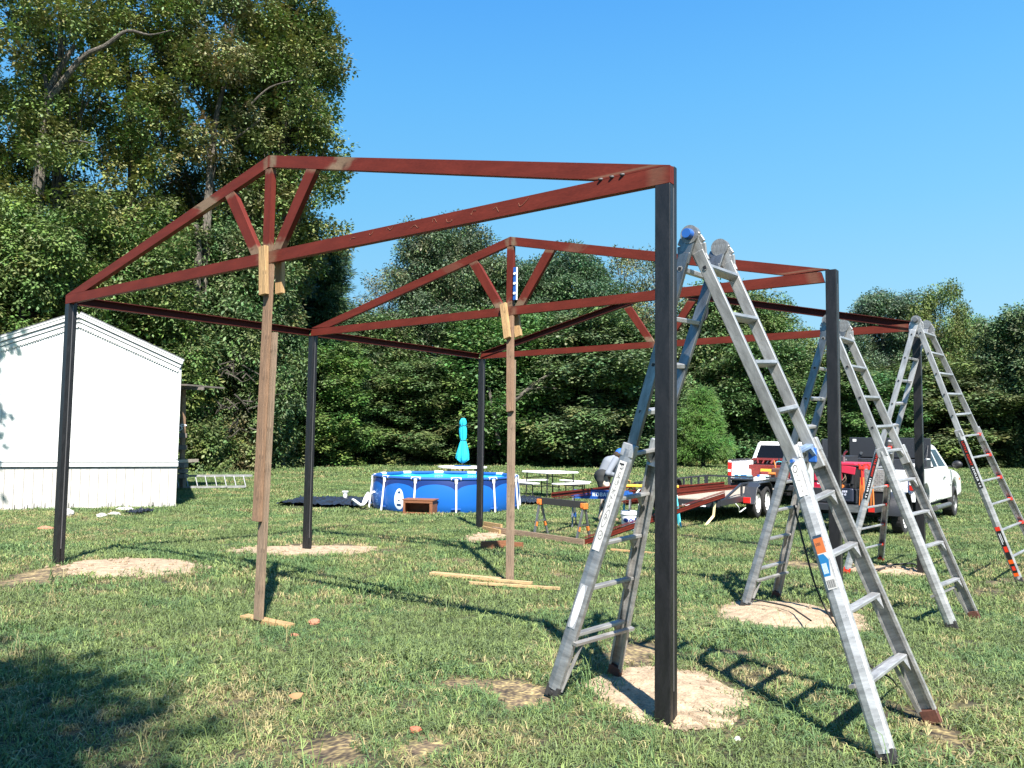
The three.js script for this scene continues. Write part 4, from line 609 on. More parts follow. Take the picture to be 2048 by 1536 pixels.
{ // the worker, bent over the saw, seen from his right side; local +x is where he faces
  const base = gp(1196, 1046), t = thing('person', 'person in grey shirt, blue cap and camouflage trousers bent over the sawhorses', 'person', base, 0.25), v = (x, y, z) => new V3(x, y, z);
  const hipR = v(0.1, 0.92, 0.1), hipL = v(0.1, 0.92, -0.1), knR = v(0.1, 0.49, 0.12), knL = v(0.28, 0.5, -0.12), anR = v(0.03, 0.08, 0.12), anL = v(0.3, 0.08, -0.14), chest = v(0.25, 1.2, 0), neck = v(0.38, 1.33, 0), head = v(0.47, 1.39, 0), shR = v(0.3, 1.29, 0.2), shL = v(0.36, 1.29, -0.2), elR = v(0.1, 1.02, 0.28), elL = v(0.5, 1.04, -0.25), wrR = v(0.38, 0.95, 0.2), wrL = v(0.58, 0.9, -0.08);
  const skin = std(0.42, 0.22, 0.14, 0.6), body = [[v(0.1, 0.93, 0.04), v(0.1, 0.93, -0.04), 0.13, 0.13], [v(0.12, 0.98, 0), chest, 0.12, 0.15], [chest, neck, 0.13, 0.06], [neck, head, 0.058, 0.07], [head, v(0.51, 1.4, 0), 0.1, 0.085], [v(0.53, 1.35, 0), v(0.555, 1.33, 0), 0.06, 0.045], [v(0.605, 1.385, 0), v(0.61, 1.37, 0), 0.018, 0.014], [hipR, knR, 0.085, 0.058], [knR, anR, 0.055, 0.036], [hipL, knL, 0.085, 0.058], [knL, anL, 0.055, 0.036], [anR, v(0.13, 0.03, 0.12), 0.04, 0.03], [anL, v(0.44, 0.03, -0.14), 0.04, 0.03], [shR, elR, 0.05, 0.042], [elR, wrR, 0.04, 0.028], [shL, elL, 0.05, 0.042], [elL, wrL, 0.04, 0.028]];
  const b = part('body', blob(body, 0.014), skin, t);
  for (const [w, s, o] of [[wrR, 1, v(0.08, -0.03, -0.02)], [wrL, -1, v(0.07, -0.04, 0.04)]]) {         // gloved hands closed on the work
    const pm = w.clone().add(o), caps = [[w, pm, 0.03, 0.036]]; for (let k = 0; k < 4; k++) { const q = pm.clone().add(v(0.02, 0.0, (k - 1.5) * 0.021)), m = q.clone().add(v(0.045 - 0.006 * Math.abs(k - 1.3), -0.012, 0)); caps.push([q, m, 0.011, 0.01], [m, m.clone().add(v(-0.004, -0.04, 0)), 0.01, 0.008]); } const th = w.clone().lerp(pm, 0.45).add(v(0.0, 0, -s * 0.03)); caps.push([th, th.clone().add(v(0.04, -0.035, -s * 0.012)), 0.012, 0.01]);
    part('work_glove', blob(caps, 0.006, 0.012), std(0.42, 0.24, 0.09, 0.85), b);
  }
  const shirt = std(0.3, 0.33, 0.38, 0.9, { map: T.mottle }), camo = std(1, 1, 1, 0.9, { vertexColors: true }), up = (c, r) => c.map(([a, e, x, y]) => [a, e, x + r, y + r]);
  part('shirt', blob([...up([body[1], [chest, v(0.34, 1.29, 0), 0.12, 0.08]], 0.012), [shR, elR, 0.07, 0.055], [elR, wrR.clone().lerp(elR, 0.15), 0.055, 0.042], [shL, elL, 0.075, 0.06], [elL, wrL.clone().lerp(elL, 0.15), 0.06, 0.045]], 0.012, 0.025), shirt, b);
  const tr = blob([[v(0.1, 0.95, 0.05), v(0.1, 0.95, -0.05), 0.15, 0.15], [hipR, knR, 0.115, 0.085], [knR, anR.clone().add(v(0, 0.03, 0)), 0.085, 0.075], [hipL, knL, 0.115, 0.085], [knL, anL.clone().add(v(0, 0.03, 0)), 0.085, 0.075]], 0.014), pc = tr.attributes.position, cc = [];
  for (let i = 0; i < pc.count; i++) { const n = noise(pc.getX(i) * 14, pc.getY(i) * 9, pc.getZ(i) * 14), q = n > 0.18 ? [0.1, 0.07, 0.05] : n < -0.1 ? [0.6, 0.52, 0.43] : [0.34, 0.26, 0.19]; cc.push(...q); } tr.setAttribute('color', new THREE.Float32BufferAttribute(cc, 3)); part('trousers', tr, camo, b);
  part('tool_apron', blob([[v(0.08, 0.95, 0.06), v(0.08, 0.95, -0.05), 0.15, 0.145], [v(0.03, 0.86, 0.1), v(0.03, 0.78, 0.1), 0.1, 0.08]], 0.016), std(0.02, 0.022, 0.022, 0.8), b);
  for (const a of [[anR, 0.12], [anL, -0.14]]) part('boot', blob([[a[0].clone().add(v(0, 0.05, 0)), a[0].clone().setY(0.045), 0.06, 0.052], [a[0].clone().setY(0.045), a[0].clone().setY(0.04).add(v(0.16, 0, 0)), 0.052, 0.045]], 0.012), std(0.22, 0.15, 0.09, 0.85), b);
  const cp = new THREE.SphereGeometry(0.118, 24, 14, 0, Math.PI * 2, 0, Math.PI * 0.55); cp.rotateZ(-0.55); cp.translate(0.485, 1.405, 0); const vis = new THREE.CylinderGeometry(0.09, 0.09, 0.012, 20, 1, false, 0, Math.PI); vis.scale(1.3, 1, 1); vis.rotateZ(-0.6); vis.translate(0.57, 1.4, 0); part('cap', [cp, vis], std(0.02, 0.12, 0.5, 0.7), b);
  for (const s of [-1, 1]) { const e = new THREE.SphereGeometry(0.012, 8, 6); e.translate(0.588, 1.395, s * 0.033); part('eye', e, mat.dark, b); const er = new THREE.SphereGeometry(0.022, 8, 6); er.scale(1, 1.4, 0.5); er.translate(0.47, 1.37, s * 0.1); part('ear', er, skin, b); } part('mouth', BX(0.008, 0.006, 0.04, 0.598, 1.325, 0), std(0.3, 0.1, 0.08), b); part('hair', blob([[v(0.41, 1.39, 0.03), v(0.41, 1.39, -0.03), 0.07, 0.07]], 0.012), std(0.05, 0.035, 0.02, 0.9), b);
}

// ---------------------------------------------------------------- vehicles and trailers; local -z is ahead, the tail at z = 0
const az = d => -d * Math.PI / 180;
function wheel(parent, x, y, z, r, w, rimMat, out, spokes = 6, rimR = 0.62) {
  const g = new THREE.Group(); g.name = 'wheel'; g.position.set(x, y, z); parent.add(g);
  const p = [[r * rimR, -w * 0.46], [r * 0.82, -w * 0.5], [r * 0.95, -w * 0.46], [r, -w * 0.34], [r, w * 0.34], [r * 0.95, w * 0.46], [r * 0.82, w * 0.5], [r * rimR, w * 0.46], [r * rimR, -w * 0.46]];
  const ty = new THREE.LatheGeometry(p.map(a => new THREE.Vector2(...a)), 36); ty.rotateZ(-Math.PI / 2); const gs = [ty];
  for (let k = 0; k < 30; k++) { const b = BX(w * 0.66, r * 0.02, r * 0.09, 0, r * 1.0, 0); b.rotateX(k / 30 * Math.PI * 2); gs.push(b); } part('tyre', gs, mat.tyre, g);
  const rm = new THREE.LatheGeometry([[r * rimR, -w * 0.44], [r * rimR * 0.93, w * 0.3], [r * rimR, w * 0.45], [r * rimR * 1.03, w * 0.46]].map(a => new THREE.Vector2(...a)), 32); rm.rotateZ(-Math.PI / 2); const hb = cyl(new V3(w * 0.05, 0, 0), new V3(w * 0.4, 0, 0), r * 0.16), rs = [rm, hb];
  for (let k = 0; k < spokes; k++) { const b = BX(w * 0.1, r * rimR * 0.95, r * 0.16, w * 0.3, r * rimR * 0.48, 0, 0.01); b.rotateX(k / spokes * Math.PI * 2); rs.push(b); }
  const bk = cyl(new V3(-w * 0.1, 0, 0), new V3(0, 0, 0), r * rimR * 0.92, r * rimR * 0.92, 24); const R = part('rim', rs, rimMat, g); part('brake_drum', bk, mat.dark, g);
  if (out < 0) g.rotation.y = Math.PI; return g;
}
function arch(s, x, y, r, dirn) { s.absarc(x, y, r, dirn > 0 ? Math.PI : 0, dirn > 0 ? 0 : Math.PI, dirn > 0); }
function extr(shape, w, x0, bev = 0.03) { const g = new THREE.ExtrudeGeometry(shape, { depth: w - 2 * bev, bevelEnabled: true, bevelThickness: bev, bevelSize: bev, bevelOffset: -bev, bevelSegments: 2, curveSegments: 10 }); g.rotateY(Math.PI / 2); g.translate(x0 + bev, 0, 0); return g; }   // shape (s ahead, y) becomes (-z, y)
function pickup(name, label, pos, turn, o) {
  const t = thing(name, label, 'pickup truck', pos, turn), S = o.s ?? 1; t.scale.setScalar(S);
  const paint = mat.carWhite, W = 1.96, h = W / 2;
  const side = new THREE.Shape(); side.moveTo(0.02, 0.62); side.lineTo(0.02, 1.31); side.lineTo(2.06, 1.31); side.lineTo(2.06, 0.52); side.lineTo(1.64, 0.52); side.absarc(1.16, 0.5, 0.48, 0.04, Math.PI - 0.2, false); side.lineTo(0.3, 0.6);
  part('bed_side', extr(side, 0.09, -h, 0.02), paint, t); part('bed_side', extr(side, 0.09, h - 0.09, 0.02), paint, t);
  part('bed_floor', [BX(W - 0.2, 0.04, 2.02, 0, 0.8, -1.03), BX(0.3, 0.24, 0.9, -h + 0.24, 0.93, -1.16, 0.04), BX(0.3, 0.24, 0.9, h - 0.24, 0.93, -1.16, 0.04)], o.bedMat ?? paint, t); part('bed_front', [BX(W - 0.18, 0.5, 0.05, 0, 1.05, -2.03)], paint, t);
  part('bed_rail', [BX(0.12, 0.03, 2.02, -h + 0.06, 1.325, -1.04, 0.01), BX(0.12, 0.03, 2.02, h - 0.06, 1.325, -1.04, 0.01)], mat.rubber, t);
  const tg = o.tailOpen ? [BX(W - 0.28, 0.06, 0.52, 0, 0.8, 0.27, 0.02)] : [BX(W - 0.28, 0.5, 0.06, 0, 1.05, -0.03, 0.02), BX(W - 0.6, 0.22, 0.02, 0, 1.06, 0.002, 0.008)], tail = part('tailgate', tg, o.tailOpen ? mat.trailer : paint, t); part('tailgate_handle', BX(0.2, 0.07, 0.02, 0, o.tailOpen ? 0.765 : 1.2, o.tailOpen ? 0.3 : 0.008), mat.dark, tail);
  const bm = part('rear_bumper', [BX(W - 0.1, 0.16, 0.16, 0, 0.6, 0.1, 0.03), BX(0.5, 0.05, 0.1, 0, 0.7, 0.12)], o.bumper ?? mat.chrome, t); part('number_plate', BX(0.3, 0.13, 0.01, 0, 0.6, 0.187), mat.whitePl, bm);
  for (const s of [-1, 1]) { const l = part('tail_light', [BX(0.11, 0.4, 0.1, s * (h - 0.056), 1.06, -0.028, 0.02)], mat.lampRed, t); part('reversing_lamp', BX(0.08, 0.07, 0.02, s * (h - 0.056), 1.02, 0.02), mat.whitePl, l); }
  const b = new THREE.Shape(); b.moveTo(2.1, 0.5); b.lineTo(2.1, 1.26); b.lineTo(4.3, 1.24); b.quadraticCurveTo(5.2, 1.18, 5.5, 1.04); b.quadraticCurveTo(5.62, 0.9, 5.6, 0.55); b.lineTo(5.12, 0.5); b.absarc(4.64, 0.48, 0.48, 0.04, Math.PI - 0.04, false); b.lineTo(2.1, 0.5);
  part('body', extr(b, W, -h, 0.07), paint, t);
  const s0 = 2.13, s1 = 4.4, y0 = 1.2, ch = 0.66, warp = g => { const p = g.attributes.position; for (let i = 0; i < p.count; i++) { const k = (p.getY(i) - y0) / ch, q = (-p.getZ(i) - s0) / (s1 - s0); p.setX(i, p.getX(i) * lerp(1, 0.76, k)); p.setZ(i, -lerp(s0 + 0.16 * k, s1 - 0.85 * k, q)); } g.computeVertexNormals(); return g; };
  const cab = new RoundedBoxGeometry(1.86, ch, s1 - s0, 4, 0.09); cab.translate(0, y0 + ch / 2, -(s0 + s1) / 2); const c = part('cab', warp(cab), paint, t), mid = -(s0 + s1) / 2, box = (w, hh, d, x, y, z) => { const g = new THREE.BoxGeometry(w, hh, d, 4, 3, 4); g.translate(x, y, z); return warp(g); };
  part('rear_window', box(1.56, 0.42, 0.03, 0, y0 + 0.34, -s0 - 0.003), mat.glass, c); part('windscreen', box(1.6, 0.46, 0.03, 0, y0 + 0.33, -s1 + 0.003), mat.glass, c);
  for (const s of [-1, 1]) { part('side_window', box(0.03, 0.41, 0.9, s * 0.921, y0 + 0.33, -3.6), mat.glass, c); part('side_window', box(0.03, 0.41, 0.5, s * 0.921, y0 + 0.33, -2.72), mat.glass, c);
    const dr = part('door', [BX(0.012, 0.68, 1.12, s * (h + 0.001), 0.88, -3.6, 0.004), BX(0.01, 0.66, 0.62, s * (h + 0.001), 0.88, -2.68, 0.004)], paint, t); part('door_handle', BX(0.03, 0.045, 0.17, s * (h + 0.02), 1.06, -3.14, 0.01), o.handle ?? mat.dark, dr);
    const mi = new THREE.SphereGeometry(1, 18, 12); mi.scale(0.12, o.tow ? 0.17 : 0.1, 0.07); mi.translate(s * (h + 0.17), 1.36, -4.02); part('mirror', [mi, BX(0.2, 0.03, 0.05, s * (h + 0.06), 1.31, -4.04)], mat.dark, dr);
    part('running_board', [cyl(new V3(s * (h - 0.02), 0.36, -2.2), new V3(s * (h - 0.02), 0.36, -3.95), 0.06)], mat.steelGrey, t); part('side_lamp', BX(0.012, 0.05, 0.14, s * h, 0.96, -5.3), mat.amber, t); part('badge', BX(0.01, 0.025, 0.18, s * (h + 0.003), 0.84, -4.02), mat.dark, t); part('headlight', [BX(0.3, 0.16, 0.1, s * 0.72, 0.98, -5.5, 0.03)], mat.whitePl, t);
    wheel(t, s * (h - 0.13), 0.39, -1.16, 0.395, 0.27, mat.steelGrey, s, o.spokes ?? 6); wheel(t, s * (h - 0.13), 0.39, -4.64, 0.395, 0.27, mat.steelGrey, s, o.spokes ?? 6);
  }
  part('chassis', [BX(1.5, 0.2, 5.0, 0, 0.48, -2.7), BX(1.6, 0.12, 0.12, 0, 0.39, -1.16), BX(1.6, 0.12, 0.12, 0, 0.39, -4.64), BX(W - 0.3, 0.3, 0.6, 0, 0.6, -1.16)], mat.dark, t); part('front_bumper', BX(W - 0.04, 0.22, 0.14, 0, 0.6, -5.6, 0.04), mat.chrome, t);
  return t;
}
const fwd = (p, d, a, r) => p.clone().add(new V3(Math.sin(d) * a + Math.cos(d) * r, 0, -Math.cos(d) * a + Math.sin(d) * r));
const H1a = 32 * Math.PI / 180, H2a = 38.5 * Math.PI / 180;
const T1 = onG(7.05, 22.3); T1.y -= 0.06;
pickup('pickup_truck', 'white pickup with lowered tailgate and red tool chest in its bed, behind the flat trailer', T1, az(32), { tailOpen: true, tow: true, bumper: mat.trailer });
const T2 = onG(7.5, 16.8); T2.y -= 0.06;
pickup('pickup_truck', 'white pickup at the right with black tool chests, towing the red welder', T2, az(38.5), { s: 0.95, handle: mat.chrome, spokes: 7 });
function local(t, a) { return (x, y, z) => new V3(x, y, z).applyAxisAngle(new V3(0, 1, 0), az(a)).add(t); }
{ // loads in the first bed and on its tailgate
  const L = local(T1, 32), G = (n, l, c, x, y, z, g) => thing(n, l, c, L(x, y, z), az(32), g);
  let t = G('tool_chest', 'open red tool chest full of tools in the bed of the left pickup', 'tool chest', -0.05, 0.82, -1.3);
  part('case', [BX(1.25, 0.36, 0.5, 0, 0.18, 0, 0.02)], mat.toolRed, t); part('lid', [BX(1.25, 0.05, 0.4, 0, 0.5, -0.26, 0.015), BX(1.25, 0.2, 0.04, 0, 0.45, -0.28, 0.01)], mat.toolRed, t); part('tray', [BX(0.9, 0.02, 0.3, 0.05, 0.362, 0.05)], mat.dark, t); const rt = RNG(3);
  for (let k = 0; k < 9; k++) part('tool', [cyl(new V3(-0.5 + k * 0.12, 0.38, 0.1), new V3(-0.5 + k * 0.12 + (rt() - 0.5) * 0.2, 0.46 + rt() * 0.1, -0.1), 0.02 + rt() * 0.02)], k % 3 ? mat.toolRed : mat.dark, t);
  t = G('spirit_level', 'yellow box level lying along the red tool chest in the left pickup', 'spirit level', 0.1, 0.98, -0.98); part('bar', [BX(0.8, 0.09, 0.04, 0, 0.04, 0, 0.006)], mat.yellow, t); part('vial', [BX(0.1, 0.05, 0.044, 0, 0.04, 0)], mat.whitePl, t);
  t = G('power_tool', 'red and black power tool below the yellow level in the left pickup', 'power tool', 0.1, 0.83, -0.7); part('housing', [cyl(new V3(-0.3, 0.1, 0), new V3(0.12, 0.1, 0), 0.075, 0.06)], mat.toolRed, t); part('handle', [BX(0.07, 0.07, 0.2, 0.2, 0.09, 0.0, 0.02)], mat.dark, t); part('guard', [cyl(new V3(0.15, 0.12, -0.03), new V3(0.15, 0.12, 0.03), 0.12)], mat.dark, t);
  t = G('tool_bag', 'dark bag of tools with teal handles at the right of the lowered tailgate', 'tool bag', 0.5, 0.84, 0.1); part('bag', [BX(0.4, 0.3, 0.34, 0, 0.15, 0, 0.05)], std(0.1, 0.05, 0.035, 0.9), t); part('handle', tube([new V3(-0.12, 0.3, 0), new V3(-0.09, 0.45, 0.02), new V3(0.05, 0.46, 0), new V3(0.1, 0.3, 0)], 0.015), mat.teal, t); part('tool', [cyl(new V3(-0.1, 0.3, 0.05), new V3(-0.14, 0.5, 0.05), 0.02), cyl(new V3(0.12, 0.28, 0.08), new V3(0.17, 0.48, 0.06), 0.018)], mat.orange, t);
  const clear = phys(0.45, 0.75, 0.85, 0.15, { transmission: 0.5, thickness: 0 });
  t = G('water_bottle_pack', 'shrink wrapped pack of water bottles at the left end of the lowered tailgate', 'bottle pack', -0.5, 0.832, 0.26); for (let k = 0; k < 4; k++) for (let j = 0; j < 2; j++) { const b = part('bottle', [cyl(new V3(-0.2 + k * 0.12, 0.05, j * 0.1 - 0.05), new V3(-0.09 + k * 0.12, 0.05, j * 0.1 - 0.05), 0.045)], clear, t); } part('label', [BX(0.1, 0.096, 0.004, -0.12, 0.05, 0.099), BX(0.16, 0.096, 0.004, 0.08, 0.05, 0.099)], std(0.03, 0.14, 0.3, 0.5), t);
  t = G('box', 'small white box next to the water bottles on the lowered tailgate', 'box', 0.12, 0.832, 0.24); part('carton', [BX(0.3, 0.11, 0.24, 0, 0.055, 0, 0.006)], mat.whitePl, t); part('stripe', [BX(0.302, 0.03, 0.004, 0, 0.06, 0.122)], std(0.15, 0.4, 0.5, 0.6), t);
  t = G('drill', 'orange cordless drill right of the white box on the tailgate', 'drill', 0.36, 0.832, 0.34); part('motor', [cyl(new V3(-0.1, 0.15, 0), new V3(0.08, 0.15, 0), 0.04)], mat.orange, t); part('grip', [BX(0.05, 0.12, 0.05, 0.04, 0.075, 0, 0.01)], mat.dark, t); part('battery', [BX(0.09, 0.04, 0.08, 0.04, 0.02, 0, 0.01)], mat.orange, t);
}
{ // chests on the second truck
  const L = local(T2, 38.5); let t = thing('truck_tool_box', 'long black truck tool box with raised lid across the bed of the right pickup', 'tool box', L(0, 1.24, -1.75), az(38.5));
  part('case', [BX(1.74, 0.34, 0.46, 0, 0.02, 0, 0.015)], mat.trailer, t); part('lid', [BX(1.74, 0.46, 0.05, 0, 0.44, -0.24, 0.012)], mat.trailer, t); for (const x of [-0.6, 0.6]) part('latch', [cyl(new V3(x, 0.3, -0.21), new V3(x, 0.3, -0.195), 0.035)], mat.chrome, t); part('sticker', [BX(0.08, 0.06, 0.004, -0.75, 0.6, -0.212), BX(0.12, 0.08, 0.004, 0.62, 0.06, 0.233)], mat.whitePl, t); part('stay', [cyl(new V3(0.82, 0.16, 0), new V3(0.82, 0.5, -0.2), 0.007)], mat.trailer, t);
  t = thing('truck_tool_box', 'black side tool box with open lid along the left rail of the right pickup', 'tool box', L(-0.72, 1.24, -0.75), az(38.5)); part('case', [BX(0.4, 0.3, 1.3, 0, 0.1, 0, 0.015)], mat.trailer, t); part('lid', [BX(0.04, 0.4, 1.3, -0.2, 0.42, 0, 0.01)], mat.trailer, t); part('latch', [cyl(new V3(0.2, 0.16, 0.3), new V3(0.21, 0.16, 0.3), 0.03)], mat.chrome, t);
}
{ // the flat trailer
  const H = 32, P = onG(4.43 - 0.85 * 1.2, 16.0 + 0.53 * 1.2), t = thing('utility_trailer', 'black tandem axle flat trailer with white deck loaded with red channels', 'trailer', P, az(H)), w = 0.97, L = 5.07, dy = 0.5;
  for (let k = 0; k < 9; k++) part('deck_board', [BX(0.205, 0.035, L - 0.04, -w + 0.125 + k * 0.2125, dy, -L / 2, 0.004)], mat.deckWhite, t);
  part('deck_frame', [BX(0.06, 0.13, L, -w + 0.0, dy - 0.05, -L / 2, 0.006), BX(0.06, 0.13, L, w - 0.0, dy - 0.05, -L / 2, 0.006), BX(2 * w, 0.13, 0.06, 0, dy - 0.07, 0.032, 0.006), BX(2 * w, 0.12, 0.06, 0, dy - 0.05, -L), BX(1.6, 0.1, 0.08, 0, dy - 0.13, -2.0), BX(1.6, 0.1, 0.08, 0, dy - 0.13, -3.2)], mat.trailer, t);
  part('tongue', [bar(new V3(-0.7, dy - 0.1, -L), new V3(0, dy - 0.05, -L - 1.2), 0.07, 0.1, new V3(0, 1, 0)), bar(new V3(0.7, dy - 0.1, -L), new V3(0, dy - 0.05, -L - 1.2), 0.07, 0.1, new V3(0, 1, 0))], mat.trailer, t);
  const ry = dy + 0.27;
  for (const s of [-1, 1]) { const a = s > 0 ? -1.5 : -0.2, r = part('side_rail', [bar(new V3(s * w, ry, a), new V3(s * w, ry, -L), 0.04, 0.04, new V3(0, 1, 0)), bar(new V3(s * w, dy, s > 0 ? -0.25 : -0.18), new V3(s * w, ry, a - 0.02), 0.04, 0.04, new V3(0, 1, 0))], mat.trailer, t); for (let k = 0; k < (s > 0 ? 4 : 9); k++) part('stanchion', [BX(0.045, ry - dy, 0.045, s * w, (ry + dy) / 2, s > 0 ? (-1.55 - k * 1.15) : -0.5 - k * 0.56)], mat.trailer, r); }
  const fr = part('front_rail', [BX(2 * w, 0.04, 0.04, 0, ry, -L)], mat.trailer, t); for (const x of [-w, -0.35, 0.35, w]) part('stanchion', [BX(0.07, ry - dy, 0.06, x, (ry + dy) / 2, -L)], mat.trailer, fr);
  for (const s of [-1, 1]) { const x = s * (w + 0.13), pts = [[0, 0], [0.22, 0.36], [0.42, 0.44], [1.3, 0.44], [1.5, 0.36], [1.72, 0]].map(p => [p[0] + 1.62, p[1] + 0.34]), sh = new THREE.Shape(), n = pts.length; pts.forEach((p, i) => i ? sh.lineTo(...p) : sh.moveTo(...p)); for (let i = n - 1; i >= 0; i--) sh.lineTo(pts[i][0] + (i < n / 2 ? 0.014 : -0.014), pts[i][1] - 0.012); part('fender', extr(sh, 0.27, x - 0.135, 0.003), mat.trailer, t);
    wheel(t, x, 0.335, -2.07, 0.335, 0.2, mat.whitePl, s, 5); wheel(t, x, 0.335, -2.87, 0.335, 0.2, mat.whitePl, s, 5); part('tail_light', [BX(0.16, 0.13, 0.05, x - 0.02, 0.42, -1.57, 0.01)], mat.lampRed, t); }
  const pl = part('number_plate', [BX(0.3, 0.12, 0.01, -0.62, dy - 0.13, 0.07)], mat.whitePl, t); const bl = mat.dark;
  part('reflector_strip', [BX(0.5, 0.03, 0.01, 0.45, dy - 0.12, 0.068)], mat.whitePl, t); part('wiring', [tube([new V3(w - 0.05, dy - 0.02, -0.9), new V3(w + 0.06, dy - 0.2, -1.1), new V3(w + 0.02, 0.18, -1.3), new V3(w + 0.1, 0.26, -1.5)], 0.012)], mat.whitePl, t);
  // the stack of channels, and one askew; they stick out behind
  const W = (x, y, z) => new V3(x, y, z).applyAxisAngle(new V3(0, 1, 0), az(H)).add(P);
  const ch = [['long red channel at the left of the stack on the flat trailer', -0.35, 0.07, 1.6, -3.9], ['long red channel in the middle of the stack on the flat trailer', -0.24, 0.07, 1.9, -3.7], ['long red channel at the right of the stack on the flat trailer', -0.13, 0.07, 1.4, -3.85], ['red channel on top of the stack on the flat trailer', -0.26, 0.175, 1.7, -3.2]];
  for (const [l, x, y, z0, z1] of ch) channel(l, W(x - 0.1, dy + y, z0), W(x + 0.35, dy + y, z1), 0.1, 0.05, new V3(0, -1, 0));
  channel('short red channel lying askew over the left of the trailer stack', W(-0.95, dy + 0.08, 0.9), W(-0.55, dy + 0.12, -2.5), 0.09, 0.05, new V3(0, -1, 0));
  const o = W(w - 0.1, dy - 0.02, 0.06); single('ratchet_strap', [bar(W(0.9, 0.46, 0.1), W(0.88, 0.2, 0.13), 0.05, 0.004, FV), bar(W(0.88, 0.2, 0.13), W(0.76, -0.0, 0.3), 0.05, 0.004, FV), bar(W(0.76, 0.0, 0.3), W(0.6, -0.03, 0.5), 0.05, 0.004, new V3(0, 1, 0)), bar(W(0.9, 0.46, 0.1), W(0.75, 0.52, -0.05), 0.05, 0.004, new V3(0, 1, 0))], std(0.72, 0.6, 0.32, 0.8), 'pale yellow webbing strap hanging from the rear of the flat trailer', 'strap');
  let b = thing('jerry_can', 'white plastic can on the deck behind the right fender of the flat trailer', 'can', W(0.85, dy + 0.018, -3.5), az(H)); part('body', [BX(0.24, 0.34, 0.34, 0, 0.17, 0, 0.05)], mat.whitePl, b); part('cap', [cyl(new V3(0, 0.33, 0.1), new V3(0, 0.39, 0.1), 0.035)], mat.bluePl, b);
}
{ // the welder on its own small trailer
  const H = 38.5, P = onG(6.02, 14.55), t = thing('welder_trailer', 'small black single axle trailer carrying the red engine welder', 'trailer', P, az(H)), w = 0.62, dy = 0.5;
  part('deck', [BX(2 * w, 0.12, 2.0, 0, dy, -0.9, 0.01)], mat.trailer, t); part('tongue', [bar(new V3(0, dy - 0.02, -1.8), new V3(0, dy - 0.03, -3.0), 0.08, 0.08, new V3(0, 1, 0))], mat.trailer, t); part('axle', [cyl(new V3(-0.8, 0.33, -0.95), new V3(0.8, 0.33, -0.95), 0.04)], mat.trailer, t);
  for (const s of [-1, 1]) { const x = s * (w + 0.17), g = new THREE.CylinderGeometry(0.42, 0.42, 0.26, 24, 1, true, 0, Math.PI); g.rotateZ(Math.PI / 2); g.translate(x, 0.36, -0.95); part('mudguard', g, mat.trailer, t); wheel(t, x, 0.33, -0.95, 0.33, 0.2, mat.whitePl, s, 5); part('tail_light', [BX(0.1, 0.08, 0.03, s * (w - 0.06), dy, 0.115)], mat.lampRed, t); }
  part('number_plate', [BX(0.28, 0.13, 0.01, 0.2, dy, 0.107)], mat.steelGrey, t); part('jack_stand', [cyl(new V3(0, 0.06, -2.7), new V3(0, 0.6, -2.7), 0.03)], mat.trailer, t);
  const W = (x, y, z) => new V3(x, y, z).applyAxisAngle(new V3(0, 1, 0), az(H)).add(P), d = dy + 0.062;
  const k = thing('engine_welder', 'red and black engine driven welder standing on the small trailer', 'welder', W(-0.14, d, -0.45), az(H));
  const pf = new THREE.Shape([[-0.75, 0.36], [0.14, 0.36], [0.14, 0.64], [0.1, 0.7], [-0.75, 0.7]].map(p => new THREE.Vector2(...p)));
  part('hood', [BX(0.5, 0.28, 0.05, -0.12, 0.54, 0.28, 0.01), BX(0.74, 0.05, 1.1, 0, 0.72, -0.24, 0.015), BX(0.3, 0.44, 0.06, -0.24, 0.46, 0.25, 0.01), bar(new V3(0.36, 0.6, 0.28), new V3(-0.02, 0.66, 0.28), 0.05, 0.14, new V3(0, 1, 0), 0.01), BX(0.02, 0.36, 0.5, 0.36, 0.54, -0.5)], mat.weldRed, k);
  part('base', [BX(0.76, 0.26, 1.1, 0, 0.14, -0.24, 0.012)], mat.trailer, k); part('fuel_tank', [BX(0.42, 0.25, 0.1, 0.14, 0.16, 0.34, 0.03)], std(0.025, 0.03, 0.05, 0.4), k);
  part('engine', [BX(0.5, 0.4, 0.9, 0.06, 0.46, -0.28, 0.03), cyl(new V3(0.1, 0.42, 0.18), new V3(0.1, 0.42, 0.24), 0.1), cyl(new V3(0.26, 0.36, 0.15), new V3(0.26, 0.6, 0.15), 0.05), cyl(new V3(0.02, 0.3, 0.2), new V3(0.02, 0.34, 0.27), 0.05), BX(0.1, 0.08, 0.06, 0.2, 0.32, 0.22, 0.01)], mat.dark, k); part('oil_filter', [cyl(new V3(0.12, 0.31, 0.24), new V3(0.12, 0.31, 0.3), 0.035)], mat.orange, k);
  part('hose', [tube([new V3(-0.05, 0.45, 0.26), new V3(0.05, 0.4, 0.3), new V3(0.14, 0.43, 0.3), new V3(0.2, 0.56, 0.26)], 0.008), tube([new V3(0.12, 0.36, 0.27), new V3(0.2, 0.44, 0.3), new V3(0.17, 0.55, 0.28)], 0.007)], mat.greyWood, k); part('exhaust', [cyl(new V3(0.0, 0.74, -0.3), new V3(0.0, 0.88, -0.3), 0.025), tube([new V3(0.0, 0.87, -0.3), new V3(0.02, 0.92, -0.28), new V3(0.08, 0.97, -0.24)], 0.022)], mat.steelGrey, k);
